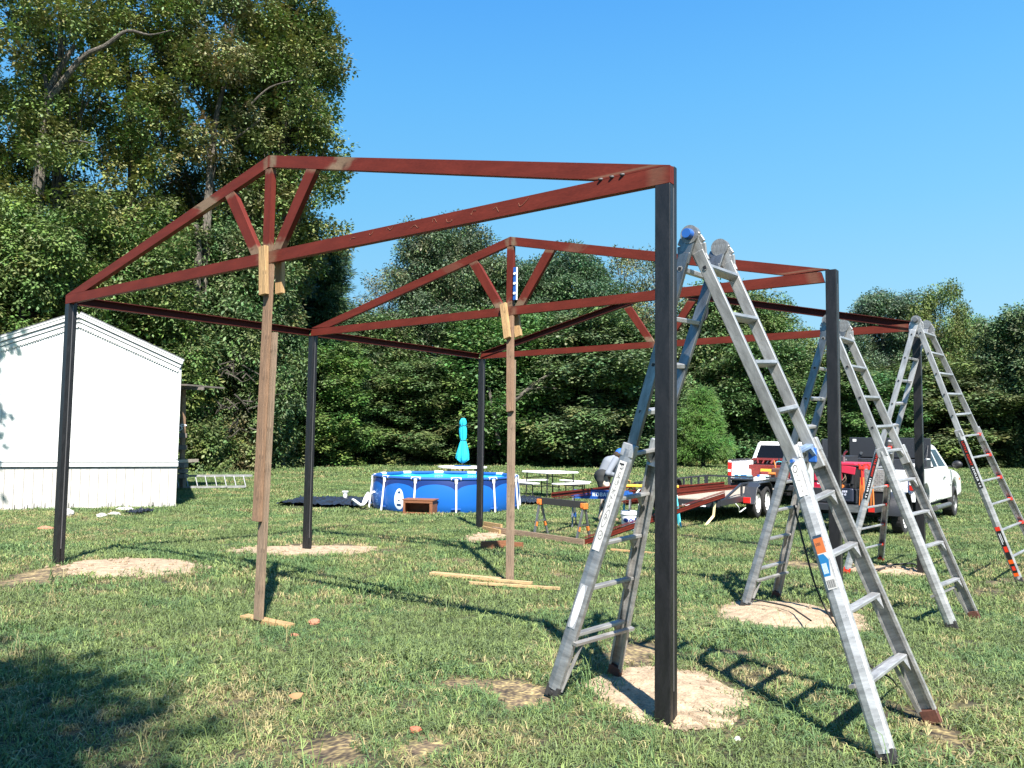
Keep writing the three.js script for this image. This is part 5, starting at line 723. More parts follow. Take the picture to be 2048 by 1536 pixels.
  const pm = print(256, 256, (c, ww, hh) => { c.fillStyle = '#b2183c'; c.fillRect(0, 0, ww, hh); c.fillStyle = '#dcdcdc'; c.fillRect(20, 16, 190, 20); c.fillRect(20, 46, 190, 50); c.fillStyle = '#8d9499'; for (let i = 0; i < 4; i++) c.fillRect(30, 52 + i * 11, 170, 4); c.strokeStyle = '#f2f2f2'; c.lineWidth = 9; c.beginPath(); c.moveTo(40, 160); c.lineTo(90, 160); c.lineTo(90, 190); c.lineTo(150, 190); c.lineTo(150, 225); c.lineTo(60, 225); c.closePath(); c.stroke(); }); part('control_panel', [stickerPlane(0.28, 0.36, pm, new V3(-0.24, 0.48, 0.2825), new V3(1, 0, 0), new V3(0, 1, 0))], pm, k);
  const nm = print(256, 160, (c, ww, hh) => { c.fillStyle = '#232a38'; c.fillRect(0, 0, ww, hh); c.font = 'italic bold 44px sans-serif'; c.textAlign = 'center'; c.fillStyle = '#eef'; c.fillText('RANGER', ww / 2, 62); c.fillText('305 G', ww / 2 + 14, 110); }); part('name_label', [stickerPlane(0.3, 0.18, nm, new V3(0.14, 0.19, 0.3925), new V3(1, 0, 0), new V3(0, 1, 0))], nm, k);
  // orange folded stands beside it
  for (const [l, x, z] of [['orange folded pipe stand left of the pair behind the welder', 0.38, 0.0], ['orange folded pipe stand right of the pair behind the welder', 0.52, -0.05]]) { const s = thing('pipe_stand', l, 'pipe stand', W(x, d, z), az(H)); for (let q = 0; q < 3; q++) part('leg', [cyl(new V3((q - 1) * 0.05, 0, 0.03 * q), new V3((q - 1) * 0.022, 0.5, 0), 0.014)], mat.orange, s); part('column', [cyl(new V3(0, 0.3, 0), new V3(0, 0.66, 0), 0.022)], mat.redPl, s); part('head', [BX(0.1, 0.05, 0.06, 0, 0.66, 0, 0.01), bar(new V3(0, 0.66, 0), new V3(-0.06, 0.74, 0), 0.03, 0.02, new V3(0, 0, 1)), bar(new V3(0, 0.66, 0), new V3(0.06, 0.74, 0), 0.03, 0.02, new V3(0, 0, 1))], mat.redPl, s); }
  const dp = thing('diamond_plate_box', 'silver tread plate box on the right of the welder trailer', 'tool box', W(0.52, d, -0.5), az(H)); const gs = []; for (let i = 0; i < 8; i++) for (let j = 0; j < 9; j++) { const b = BX(0.035, 0.01, 0.004, 0, 0, 0); b.rotateZ((i + j) % 2 ? 0.8 : -0.8); b.translate(-0.14 + i * 0.04, 0.28 + j * 0.038, 0.202); gs.push(b); } part('case', [BX(0.36, 0.4, 0.4, 0, 0.44, 0, 0.008)], mat.aluDull, dp); part('tread_pattern', gs, mat.alu, dp); part('stand', [BX(0.36, 0.24, 0.36, 0, 0.12, 0)], mat.dark, dp);
  const cr = thing('cable_reel', 'coil of black welding cable left of the red welder', 'cable coil', W(-0.68, d + 0.02, 0.02), az(H)); for (let q = 0; q < 5; q++) { const g = new THREE.TorusGeometry(0.17 - q * 0.008, 0.014, 6, 28); g.rotateY(0.2 * q - 0.4); g.translate(0, 0.2, q * 0.018); part('cable', g, q === 3 ? mat.steelGrey : mat.rubber, cr); } for (const x of [-0.07, 0.09]) part('bracket', [BX(0.035, 0.5, 0.03, x, 0.26, -0.06)], mat.dark, cr);
}
{ // sign, grill, debris
  const p = gp(1928, 927), t = thing('road_sign', 'back of a diamond shaped road sign on a post at the far lawn edge', 'road sign', p), y = at(1927, 912, -p.z).y - p.y; part('post', [cyl(new V3(0, 0, 0), new V3(0, y + 0.2, 0), 0.03)], mat.steelGrey, t); const g = new RoundedBoxGeometry(0.56, 0.56, 0.012, 1, 0.005); g.rotateZ(Math.PI / 4); g.translate(0, y, 0.04); part('plate', g, std(0.5, 0.52, 0.54, 0.5), t);
  const q = gp(1397, 930), b = thing('grill', 'small black kettle like object at the foot of the cedar', 'grill', q); const bowl = new THREE.SphereGeometry(0.3, 16, 12); bowl.scale(1, 0.75, 1); bowl.translate(0, 0.5, 0); part('bowl', bowl, mat.dark, b); for (let k = 0; k < 3; k++) part('leg', [cyl(new V3(Math.sin(k * 2.1) * 0.3, 0, Math.cos(k * 2.1) * 0.3), new V3(Math.sin(k * 2.1) * 0.12, 0.35, Math.cos(k * 2.1) * 0.12), 0.02)], mat.dark, b);
  const lump = (s, sx, sy, sz) => { const g = new THREE.IcosahedronGeometry(1, 3), p = g.attributes.position; for (let i = 0; i < p.count; i++) { const v = new V3().fromBufferAttribute(p, i), e = 1 + 0.35 * noise(v.x * 1.7 + s, v.y * 1.7, v.z * 1.7) + 0.12 * noise(v.x * 6 + s, v.y * 6, v.z * 6); p.setXYZ(i, v.x * sx * e, v.y * sy * e, v.z * sz * e); } g.computeVertexNormals(); return g; };
  const put = (name, l, c, px, py, s, sx, sy, sz, m) => { const p = gp(px, py), g = lump(s, sx, sy, sz); g.translate(p.x, p.y + sy * 0.5, p.z); single(name, g, m, l, c); };
  const clay = std(0.55, 0.24, 0.14, 0.9, { map: T.sand }), stone = std(0.62, 0.6, 0.56, 0.85, { map: T.sand });
  put('clay_lump', 'orange clay lump right of the board under the nearest prop', 'clay lump', 628, 1248, 1, 0.05, 0.028, 0.045, clay); put('clay_lump', 'orange clay fragment at the end of the board under the nearest prop', 'clay lump', 587, 1272, 2, 0.035, 0.014, 0.03, clay); put('clay_lump', 'orange clay lump in the grass left of the nearest left post', 'clay lump', 92, 1060, 3, 0.13, 0.045, 0.08, clay); put('clay_lump', 'red brown clay lump in the foreground grass', 'clay lump', 830, 1463, 4, 0.03, 0.018, 0.025, std(0.4, 0.12, 0.07, 0.9));
  put('stone', 'white stone nearest to the mobile home, left of the pair in the grass', 'stone', 203, 1035, 5, 0.1, 0.06, 0.08, stone); put('stone', 'white flat stone right of the pair in the grass before the mobile home', 'stone', 229, 1031, 6, 0.13, 0.05, 0.08, stone); put('stone', 'grey stone half hidden behind the nearest left post', 'stone', 136, 1032, 7, 0.12, 0.1, 0.1, stone); put('stone', 'pale rubble beside the dark plastic scrap', 'stone', 250, 1021, 8, 0.2, 0.05, 0.1, stone); put('stone', 'small white stone right of the nearest post', 'stone', 1475, 1480, 9, 0.018, 0.012, 0.014, mat.whitePl); put('stone', 'tiny white chip in the grass by the long truss shadow', 'stone', 692, 1168, 10, 0.02, 0.02, 0.015, mat.whitePl);
  const lf = new THREE.PlaneGeometry(0.09, 0.05, 6, 3); { const p = lf.attributes.position; for (let i = 0; i < p.count; i++) { const u = p.getX(i) / 0.045; p.setY(i, p.getY(i) * (1 - u * u)); p.setZ(i, 0.02 * u * u + 0.3 * Math.abs(p.getY(i))); } lf.computeVertexNormals(); } const pl = gp(590, 1412); lf.rotateX(-1.1); lf.rotateY(0.6); lf.translate(pl.x, pl.y + 0.05, pl.z); single('dry_leaf', lf, std(0.3, 0.16, 0.07, 0.8), 'curled brown leaf in the foreground grass', 'leaf');
}

// ---------------------------------------------------------------- trees and bushes
function leafCluster(seed, n, R, len, wid, flat = 0.75, droop = 0.3) {
  const r = RNG(seed), P = [], I = [], U = [];
  for (let i = 0; i < n; i++) {
    const d = new V3(r() * 2 - 1, (r() * 2 - 1) * flat, r() * 2 - 1); d.normalize().multiplyScalar(R * (0.35 + 0.65 * r())); d.y *= flat;
    const out = d.clone().normalize().add(new V3(r() - 0.5, r() - 0.5 - droop, r() - 0.5)).normalize(), up = new V3(r() - 0.5, 0.9 + r() * 0.4, r() - 0.5).normalize(), s = up.clone().cross(out).normalize(), L = len * (0.7 + 0.6 * r()), w = wid * (0.7 + 0.6 * r()), nn = out.clone().cross(s).normalize(), b = P.length / 3;
    const a = d, m = d.clone().addScaledVector(out, L * 0.45).addScaledVector(nn, -L * 0.08), e = d.clone().addScaledVector(out, L);
    for (const v of [a, m.clone().addScaledVector(s, w / 2), e, m.clone().addScaledVector(s, -w / 2)]) { P.push(v.x, v.y, v.z); U.push(0, 0); }
    I.push(b, b + 1, b + 2, b, b + 2, b + 3);
  }
  const g = new THREE.BufferGeometry(); g.setAttribute('position', new THREE.Float32BufferAttribute(P, 3)); g.setAttribute('uv', new THREE.Float32BufferAttribute(U, 2)); g.setIndex(I); g.computeVertexNormals(); return g;
}
const leafMat = phys(1.72, 1.86, 1.68, 0.5, { transmission: 0.32, thickness: 0, side: THREE.DoubleSide, specularIntensity: 0.5 });
const CL = { broad: leafCluster(1, 40, 0.46, 0.17, 0.11), fine: leafCluster(2, 32, 0.46, 0.19, 0.1), needle: leafCluster(3, 40, 0.4, 0.24, 0.035, 0.6), sparse: leafCluster(4, 20, 0.5, 0.2, 0.1), vine: leafCluster(5, 42, 0.42, 0.15, 0.105, 0.8, 0.6) };
const barkMat = std(0.3, 0.27, 0.235, 0.9, { map: T.bark, bumpMap: T.bark, bumpScale: 0.03 }), barkDark = std(0.12, 0.1, 0.085, 0.9, { map: T.bark, bumpMap: T.bark, bumpScale: 0.03 });
const PAL = { green: [0.075, 0.115, 0.034], mid: [0.062, 0.1, 0.032], dark: [0.036, 0.066, 0.027], yellow: [0.15, 0.16, 0.045], blue: [0.06, 0.086, 0.05], brown: [0.13, 0.1, 0.045], bright: [0.065, 0.125, 0.026] };
const mtx = new THREE.Matrix4(), qt = new THREE.Quaternion(), eu = new THREE.Euler();
function crownOf(cluster, items) {                          // items: [position, scale, colour]
  const m = new THREE.InstancedMesh(cluster, leafMat, items.length), c = new THREE.Color();
  items.forEach(([p, s, k, e], i) => { eu.set(e[0], e[1], e[2]); qt.setFromEuler(eu); mtx.compose(p, qt, new V3(s, s, s)); m.setMatrixAt(i, mtx); c.setRGB(k[0], k[1], k[2]); m.setColorAt(i, c); });
  m.castShadow = m.receiveShadow = true; return m;
}
const jit = (r, a, b, t) => a.map((x, i) => lerp(x, b[i], t) * (0.8 + 0.4 * r()));
// a tree: h height, rad crown radius, base where the crown starts (share of h), puffs of leaves on limbs
function tree(name, label, pos, o, group) {
  const r = RNG(o.seed), t = thing(name, label, 'tree', pos, r() * 6.28, group), h = o.h, top = new V3((r() - 0.5) * h * 0.08, h * 0.93, (r() - 0.5) * h * 0.08), tr = o.tr ?? h * 0.014;
  const path = [new V3(0, -0.3, 0), new V3((r() - 0.5) * 0.03 * h, h * 0.3, (r() - 0.5) * 0.03 * h), new V3((r() - 0.5) * 0.06 * h, h * 0.6, (r() - 0.5) * 0.06 * h), top], curve = new THREE.CatmullRomCurve3(path);
  const trunk = part('trunk', taper(path, [tr * 1.35, tr, tr * 0.62, tr * 0.12], 9), o.bark ?? barkMat, t), limbs = [], items = [], A = o.pal, B = o.pal2 ?? PAL.yellow;
  for (let k = 0; k < o.puffs; k++) {
    const q = (k + 0.5) / o.puffs, hh = lerp(o.base, 1, Math.pow(q, o.pow ?? 0.9)), prof = o.shape === 'cone' ? (1 - (hh - o.base) / (1 - o.base)) * 0.95 + 0.05 : o.shape === 'tall' ? Math.sqrt(Math.max(0.03, 1 - ((hh - 0.55) / 0.52) ** 2)) : Math.sqrt(Math.max(0.04, 1 - ((hh - lerp(o.base, 1, 0.42)) / (0.62 * (1 - o.base))) ** 2));
    const a = k * 2.399 + r() * 0.9, rr = o.rad * prof * (0.35 + 0.65 * Math.sqrt(r())), c = new V3(Math.cos(a) * rr, hh * h + (r() - 0.5) * h * 0.05, Math.sin(a) * rr), pr = o.puff * (0.65 + 0.7 * r()) * (o.shape === 'cone' ? 0.5 + 0.6 * prof : 1), n = Math.round(o.dens * pr * pr), tone = Math.pow(r(), 1.6), flat = o.flat ?? 0.7;
    for (let i = 0; i < n; i++) { const d = new V3(r() * 2 - 1, r() * 2 - 1, r() * 2 - 1).normalize().multiplyScalar(pr * (0.35 + 0.65 * Math.pow(r(), 0.5))); d.y *= flat; items.push([c.clone().add(d), (0.75 + 0.6 * r()) * (o.ls ?? 1), jit(r, A, B, clamp(tone * 0.45 + (r() - 0.35) * 0.45)), [r() * 0.8 - 0.4, r() * 6.28, r() * 0.8 - 0.4]]); }
    if (k % (o.limbEvery ?? 2) === 0) { const s = curve.getPoint(clamp(hh * 0.8 - 0.1 + r() * 0.05, 0.12, 0.95)), md = s.clone().lerp(c, 0.5).add(new V3((r() - 0.5) * rr * 0.4, h * 0.01, (r() - 0.5) * rr * 0.4)), e = c.clone().add(new V3((r() - 0.5) * pr, pr * 0.3 * r(), (r() - 0.5) * pr)), lr = Math.max(0.025, tr * 0.36 * (1.1 - hh)); limbs.push(taper([s, md, e], [lr, lr * 0.6, 0.012], 5)); for (let j = 0; j < (o.twigs ?? 1); j++) limbs.push(taper([md.clone().lerp(e, 0.4), c.clone().add(new V3((r() - 0.5) * 2 * pr, (r() - 0.2) * pr, (r() - 0.5) * 2 * pr))], [lr * 0.4, 0.01], 4)); }
  }
  if (limbs.length) part('limbs', limbs, o.bark ?? barkMat, trunk);
  const cr = crownOf(o.cluster, items); cr.name = 'crown'; cr.userData.kind = 'stuff'; t.add(cr); t.userData.sizes = undefined; delete t.userData.sizes; return t;
}
function again(src, label, pos, sx, sy, turn) { const c = src.clone(); c.name = numbered(src.name.replace(/_\d{3}$/, '')); c.position.copy(pos); c.scale.set(sx, sy, sx); c.rotation.y = turn; c.userData = { ...src.userData, label }; scene.add(c); const r = RNG(Math.round(pos.x * 97 + pos.z * 31)), f = [0.8 + 0.3 * r(), 0.84 + 0.32 * r(), 0.85 + 0.5 * r()]; c.traverse(m => { if (m.instanceColor) { m.instanceColor = m.instanceColor.clone(); const a = m.instanceColor.array; for (let i = 0; i < a.length; i++) a[i] *= f[i % 3]; } }); return c; }
// prototypes stand where the photograph has one of their kind; the others are turned, scaled copies
const spot = (px, f) => { const d = ray(px, 900); return onG(d.x * f, f); };
const hAt = (py, px, f) => at(px, py, f).y + 0.25;           // height of a top seen at that row
const placed = {};
function grow(kind, px, topY, f, wpx, label, turn = 0) {     // wpx: width of the crown in the photograph
  const p = spot(px, f), h = hAt(topY, px, f), w = wpx / FOCAL * f / 2, K = KINDS[kind];
  if (!placed[kind]) { placed[kind] = { h, w, t: tree(K.name, label, p, { ...K, h, rad: w }) }; return placed[kind].t; }
  const s = placed[kind]; return again(s.t, label, p, w / s.w, h / s.h, turn);
}
const KINDS = {
  tall: { name: 'tall_tree', seed: 21, base: 0.16, puffs: 74, puff: 1.15, dens: 22, pal: [0.085, 0.11, 0.034], pal2: [0.2, 0.185, 0.055], cluster: CL.broad, shape: 'tall', pow: 0.85, tr: 0.34, twigs: 2 },
  tall2: { name: 'tall_tree', seed: 37, base: 0.14, puffs: 78, puff: 1.1, dens: 22, pal: [0.09, 0.115, 0.035], pal2: [0.19, 0.18, 0.055], cluster: CL.broad, shape: 'tall', pow: 0.8, tr: 0.3, twigs: 2 },
  high: { name: 'tall_tree', seed: 29, base: 0.46, puffs: 64, puff: 1.15, dens: 24, pal: [0.085, 0.11, 0.036], pal2: [0.17, 0.165, 0.055], cluster: CL.broad, shape: 'round', pow: 0.9, tr: 0.3, twigs: 2 },
  oak: { name: 'broad_tree', seed: 44, base: 0.12, puffs: 95, puff: 1.15, dens: 30, pal: PAL.blue, pal2: [0.12, 0.135, 0.07], cluster: CL.fine, shape: 'round', pow: 0.75, tr: 0.36, flat: 0.75 },
  round: { name: 'round_tree', seed: 58, base: 0.05, puffs: 85, puff: 1.1, dens: 30, pal: PAL.mid, pal2: [0.14, 0.15, 0.045], cluster: CL.fine, shape: 'round', pow: 0.8, tr: 0.2, flat: 0.75 },
  feather: { name: 'feathery_tree', seed: 63, base: 0.2, puffs: 46, puff: 0.95, dens: 26, pal: PAL.green, pal2: [0.12, 0.14, 0.05], cluster: CL.fine, shape: 'tall', tr: 0.16, twigs: 2 },
  thin: { name: 'sparse_tree', seed: 71, base: 0.3, puffs: 42, puff: 0.85, dens: 14, pal: [0.1, 0.1, 0.045], pal2: [0.17, 0.14, 0.06], cluster: CL.sparse, shape: 'tall', tr: 0.14, twigs: 5, limbEvery: 1 },
  pine: { name: 'conifer', seed: 82, base: 0.06, puffs: 90, puff: 1.15, dens: 24, pal: PAL.dark, pal2: [0.06, 0.1, 0.04], cluster: CL.needle, shape: 'cone', tr: 0.22, flat: 0.5, bark: barkDark, ls: 1.3 },
  vine: { name: 'vine_tree', seed: 93, base: 0.03, puffs: 75, puff: 1.0, dens: 32, pal: [0.065, 0.1, 0.03], pal2: [0.14, 0.16, 0.045], cluster: CL.vine, shape: 'round', pow: 0.9, tr: 0.18, flat: 0.8 },
};
// the tall trees at the left
grow('tall', 80, -190, 37, 400, 'tall pale barked tree farthest up at the left behind the mobile home');
grow('tall2', 250, -120, 41, 360, 'tall tree behind the ridge of the mobile home', 1);
grow('high', 560, 10, 43, 190, 'tall tree whose crown ends the left woods against the sky', 2.2);
grow('tall', 420, -70, 43, 360, 'tall grey trunked tree above the corner of the mobile home', 2.6);
grow('tall', -110, -150, 36, 330, 'tall tree cut by the left edge of the picture', 4);
grow('tall2', 490, 90, 47, 220, 'tall tree behind the peak of the nearest truss', 4.4);
grow('tall2', 150, 380, 46, 300, 'second row tree between the tall ones above the mobile home', 5.4);
grow('tall2', 350, 400, 49, 300, 'second row tree in the gap of the tall left trees', 0.4);
grow('vine', 35, 440, 33, 260, 'leafy light green tree low at the left edge above the white roof');
grow('round', 260, 470, 38, 260, 'dark rounded tree over the right slope of the white roof');
grow('round', 470, 470, 42, 230, 'dark rounded tree under the left half of the nearest truss', 2);
grow('pine', 655, 500, 50, 150, 'dark conifer ending the left woods, behind the left corner of the second truss');
grow('pine', 585, 470, 52, 170, 'dark conifer behind the timber prop of the nearest truss', 2);
// pale trunks and boughs that show between the leaves
function limbOn(t, pts, f, radii, name = 'bough') { t.updateMatrixWorld(true); const g = taper(pts.map(p => at(p[0], p[1], f)), radii, 8); g.applyMatrix4(t.matrixWorld.clone().invert()); return part(name, g, barkMat, t); }
{ const a = scene.children.find(o => o.userData.label?.startsWith('tall pale barked')), b = scene.children.find(o => o.userData.label?.startsWith('tall grey trunked')), c = scene.children.find(o => o.userData.label?.startsWith('dark rounded tree under the left half'));
  limbOn(a, [[64, 650], [74, 420], [88, 260], [106, 165], [150, 90]], 34.6, [0.34, 0.26, 0.2, 0.15, 0.08]); limbOn(a, [[98, 200], [128, 160], [168, 112], [210, 92], [255, 62], [300, 70], [345, 60]], 34.4, [0.16, 0.13, 0.12, 0.1, 0.08, 0.05, 0.02]); limbOn(a, [[82, 310], [112, 292], [150, 282], [190, 288]], 34.2, [0.07, 0.06, 0.05, 0.02]); limbOn(a, [[92, 240], [96, 200], [90, 150]], 34.6, [0.16, 0.14, 0.08]);
  limbOn(b, [[404, 610], [420, 350], [426, 275], [446, 180], [480, 110]], 40.2, [0.24, 0.2, 0.16, 0.11, 0.05]); limbOn(b, [[424, 292], [462, 282], [520, 240]], 40.2, [0.1, 0.08, 0.04]); limbOn(b, [[427, 270], [400, 215], [366, 170]], 40.2, [0.11, 0.08, 0.05]); limbOn(b, [[500, 210], [540, 175], [590, 160]], 40.2, [0.06, 0.05, 0.03]); limbOn(c, [[390, 620], [397, 500], [392, 450]], 39.5, [0.2, 0.17, 0.12]); limbOn(a, [[152, 600], [156, 470], [150, 380]], 35.5, [0.22, 0.2, 0.16]); }
// the middle
grow('oak', 885, 462, 58, 250, 'broad grey green tree, the highest between the two nearer trusses');
grow('oak', 1010, 535, 60, 230, 'broad tree behind the king post of the second truss', 2);
grow('oak', 1135, 520, 62, 250, 'broad tree right of the king post of the second truss', 4);
grow('thin', 770, 545, 62, 130, 'dry thin tree with bare twigs left of the broad grey green tree');
grow('thin', 1250, 512, 64, 120, 'sparse yellowing tree under the right half of the second truss', 1);
grow('thin', 1315, 515, 63, 120, 'sparse yellowing tree just left of the front right post', 3);
grow('round', 725, 640, 54, 220, 'round dark tree above the middle left post', 1);
grow('round', 985, 640, 54, 260, 'round dark tree behind the second timber prop', 3);
grow('vine', 1190, 640, 53, 290, 'yellow green tree hung with vines right of the second timber prop', 1);
grow('vine', 620, 690, 47, 220, 'vine covered tree behind the middle left post', 2.5);
grow('vine', 830, 735, 52, 230, 'low spreading tree behind the pool', 4);
grow('vine', 1300, 700, 58, 130, 'vine covered tree behind the front right post', 5);
{ const d = scene.children.find(o => o.userData.label?.startsWith('yellow green tree hung')), e = scene.children.find(o => o.userData.label?.startsWith('round dark tree behind the second')); limbOn(d, [[1010, 815], [1045, 788], [1080, 760], [1112, 742]], 49, [0.16, 0.13, 0.1, 0.05]); limbOn(d, [[1060, 778], [1085, 775], [1120, 778]], 49, [0.07, 0.05, 0.02]); limbOn(e, [[998, 890], [988, 830], [976, 770]], 49.5, [0.14, 0.12, 0.08]); limbOn(e, [[1170, 900], [1172, 850], [1178, 800]], 50.5, [0.12, 0.1, 0.07]); }
// the right
grow('round', 1450, 590, 66, 220, 'round tree between the two sides of the nearest ladder', 2);
grow('feather', 1535, 612, 64, 170, 'light feathery tree topping the woods right of the nearest ladder');
grow('round', 1535, 700, 61, 220, 'round tree low behind the rungs of the nearest ladder', 5);
grow('round', 1640, 715, 62, 200, 'round tree behind the left side of the middle ladder', 0.5);
grow('oak', 1775, 600, 70, 210, 'broad tree between the middle and the farthest ladder', 1);
grow('feather', 1885, 583, 66, 130, 'tall feathery tree rising over the farthest right post', 2);
grow('feather', 1945, 640, 68, 110, 'shorter feathery tree right of the farthest post', 4);
grow('oak', 1985, 662, 84, 300, 'broad distant tree at the far right', 5);
grow('round', 2075, 630, 60, 200, 'dark tree cut by the right edge of the picture', 3);
grow('vine', 1720, 755, 62, 220, 'low vine covered tree behind the black tool box', 3);
grow('vine', 1860, 740, 63, 260, 'low yellowish tree behind the right pickup', 0.8);
grow('round', 1975, 780, 66, 240, 'low dark tree behind the red capped ladder', 1.7);
{ // cedar on the lawn edge
  const t = tree('cedar', 'small free standing cedar with bare lower trunk left of the nearest ladder rungs', spot(1405, 53), { seed: 17, h: hAt(778, 1405, 53), rad: 2.0, base: 0.17, puffs: 62, puff: 0.82, dens: 30, pal: [0.045, 0.095, 0.02], pal2: [0.085, 0.14, 0.03], cluster: CL.needle, shape: 'cone', tr: 0.12, flat: 0.5, bark: barkDark });
}
function bush(name, label, pos, w, h, d, o) { const r = RNG(o.seed), t = thing(name, label, 'bush', pos), its = []; for (let i = 0; i < o.n; i++) { const v = new V3(r() * 2 - 1, r(), r() * 2 - 1); if (v.length() > 1) v.normalize(); const e = 1 + 0.75 * noise(v.x * 2.3 + o.seed, v.y * 2.3, v.z * 2.3); its.push([new V3(v.x * w * e, v.y * h * e, v.z * d * e), (o.ls ?? 0.8) * (0.7 + 0.6 * r()), jit(r, o.pal, o.pal2, Math.pow(r(), 1.5)), [r() - 0.5, r() * 6.28, r() - 0.5]]); } const c = crownOf(o.cluster ?? CL.vine, its); c.name = 'foliage'; c.userData.kind = 'stuff'; t.add(c); const st = []; for (let k = 0; k < 6; k++) st.push(taper([new V3(0, -0.1, 0), new V3((r() - 0.5) * w, h * 0.5, (r() - 0.5) * d), new V3((r() - 0.5) * 1.6 * w, h * 0.9, (r() - 0.5) * 1.6 * d)], [0.04, 0.03, 0.01], 5)); part('stem', st, barkDark, t); return t; }
const bp = { dk: { pal: [0.03, 0.075, 0.025], pal2: [0.05, 0.11, 0.035] }, md: { pal: [0.05, 0.08, 0.026], pal2: [0.095, 0.11, 0.035] }, ol: { pal: [0.06, 0.07, 0.03], pal2: [0.12, 0.11, 0.045] } };
for (const [l, px, f, w, h, n, k, s] of [
  ['dense dark green bush left of the nearest timber prop', 478, 44, 1.6, 1.25, 420, 'dk', 1], ['dense dark green bush right of the nearest timber prop', 545, 44, 1.2, 1.1, 320, 'dk', 2], ['olive bush just right of the porch post', 395, 38, 1.5, 2.6, 420, 'md', 3],
  ['tall olive bush with dry twigs above the lying straight ladder', 455, 41, 2.2, 3.4, 700, 'ol', 4], ['leafy bush between the middle left post and the nearest prop', 575, 47, 2.0, 2.2, 500, 'md', 5], ['rounded bush right of the middle left post', 690, 52, 2.4, 3.0, 650, 'md', 6], ['broad bush left of the folded parasol', 800, 53, 3.0, 3.6, 900, 'md', 7],
  ['low light bush under the folded parasol', 905, 55, 2.4, 1.6, 500, 'ol', 8], ['ivy covered stump right of the farthest left post', 998, 56, 1.5, 4.5, 600, 'dk', 9], ['bush right of the second timber prop, above the picnic table', 1100, 56, 2.8, 2.6, 650, 'md', 10], ['light bush behind the bent worker', 1215, 56, 2.6, 2.2, 600, 'md', 11], ['rounded bush just left of the front right post', 1288, 57, 1.7, 2.9, 500, 'md', 12],
  ['bush left of the cedar', 1358, 60, 1.4, 1.3, 300, 'md', 13], ['bush right of the cedar', 1466, 61, 1.8, 1.5, 400, 'md', 14], ['bush behind the cab of the left pickup', 1560, 60, 2.6, 3.0, 600, 'dk', 15], ['bush above the red welder', 1705, 61, 2.4, 2.6, 550, 'md', 16]])
  bush('bush', l, spot(px, f), w, h, w * 0.8, { seed: s * 7, n, ...bp[k], ls: 0.95 });
{ // woods that read as one mass behind, and the weeds along their foot
  const r = RNG(404), its = [], sky = [[-200, 470], [300, 480], [560, 530], [690, 650], [770, 690], [820, 560], [1000, 590], [1180, 590], [1300, 640], [1380, 660], [1480, 680], [1560, 680], [1610, 760], [1680, 760], [1740, 690], [1850, 690], [1960, 700], [2040, 690], [2300, 640]];
  for (let i = 0; i < 15000; i++) { const px = -200 + r() * 2500; let k = 0; while (k < sky.length - 2 && sky[k + 1][0] < px) k++; const ty = lerp(sky[k][1], sky[k + 1][1], (px - sky[k][0]) / (sky[k + 1][0] - sky[k][0])), f = (px < 650 ? 52 : px < 1400 ? 66 : 72) + r() * 12, d = ray(px, 900), h = hAt(ty + 40 * noise(px * 0.02, f * 0.1), px, f) * Math.pow(r(), 0.75); its.push([onG(d.x * f, f, h), 1.5 + r() * 1.1, jit(r, PAL.dark, PAL.mid, r()), [r() - 0.5, r() * 6.28, r() - 0.5]]); }
  const m = crownOf(CL.broad, its); m.name = 'woodland'; tag(m, 'deep woods closing the gaps behind the nearer trees', 'woods', null, 'stuff'); scene.add(m);
  const w = []; for (let i = 0; i < 7000; i++) { const px = 340 + r() * 1750, f0 = px < 650 ? lerp(42, 48, (px - 340) / 310) : px < 1400 ? lerp(51, 57, (px - 650) / 750) : lerp(58, 66, (px - 1400) / 650), f = f0 + r() * 6, d = ray(px, 900), hh = (0.35 + 2.4 * Math.max(0, noise(px * 0.03, 3.3)) + (f - f0) * 0.42) * Math.pow(r(), 0.8); w.push([onG(d.x * f, f, hh), 0.5 + r() * 0.6, jit(r, px < 560 ? [0.04, 0.085, 0.028] : PAL.green, PAL.yellow, Math.pow(r(), 1.3)), [r() - 0.5, r() * 6.28, r() - 0.5]]); }
  const u = crownOf(CL.vine, w); u.name = 'undergrowth'; tag(u, 'tangled weeds and vines along the foot of the woods', 'undergrowth', null, 'stuff'); scene.add(u);
  // bare branches in the tangle right of the porch
  const rb = RNG(9), br = []; for (let k = 0; k < 26; k++) { const a = at(380 + rb() * 120, 700 + rb() * 160, 38.5), p = [a]; for (let j = 0; j < 3; j++) p.push(p[j].clone().add(new V3((rb() - 0.4) * 1.2, (rb() - 0.55) * 1.0, (rb() - 0.5) * 0.8))); br.push(taper(p, [0.045, 0.03, 0.02, 0.008], 5)); }
  single('bare_branches', br, barkMat, 'tangle of bare grey branches in the gap right of the porch roof', 'branches', null, 'stuff');
}
// trees beside and behind the camera, whose shade falls on the lawn and on the mobile home
tree('shade_tree', 'shade tree left of the view before the mobile home', onG(-12.4, 12.3), { seed: 7, h: 12.0, rad: 1.7, base: 0.5, puffs: 24, puff: 0.9, dens: 18, pal: PAL.mid, cluster: CL.broad, shape: 'round', tr: 0.2 });
tree('shade_tree', 'shade tree behind the camera', onG(-1.45, -4.55), { seed: 8, h: 11.4, rad: 1.55, base: 0.56, puffs: 24, puff: 0.62, dens: 34, pal: PAL.mid, cluster: CL.broad, shape: 'round', tr: 0.2 });
tree('shade_tree', 'shade tree right of the view', onG(44, 42), { seed: 12, h: 16, rad: 6, base: 0.3, puffs: 50, puff: 1.6, dens: 18, pal: PAL.mid, cluster: CL.broad, shape: 'round', tr: 0.3 });

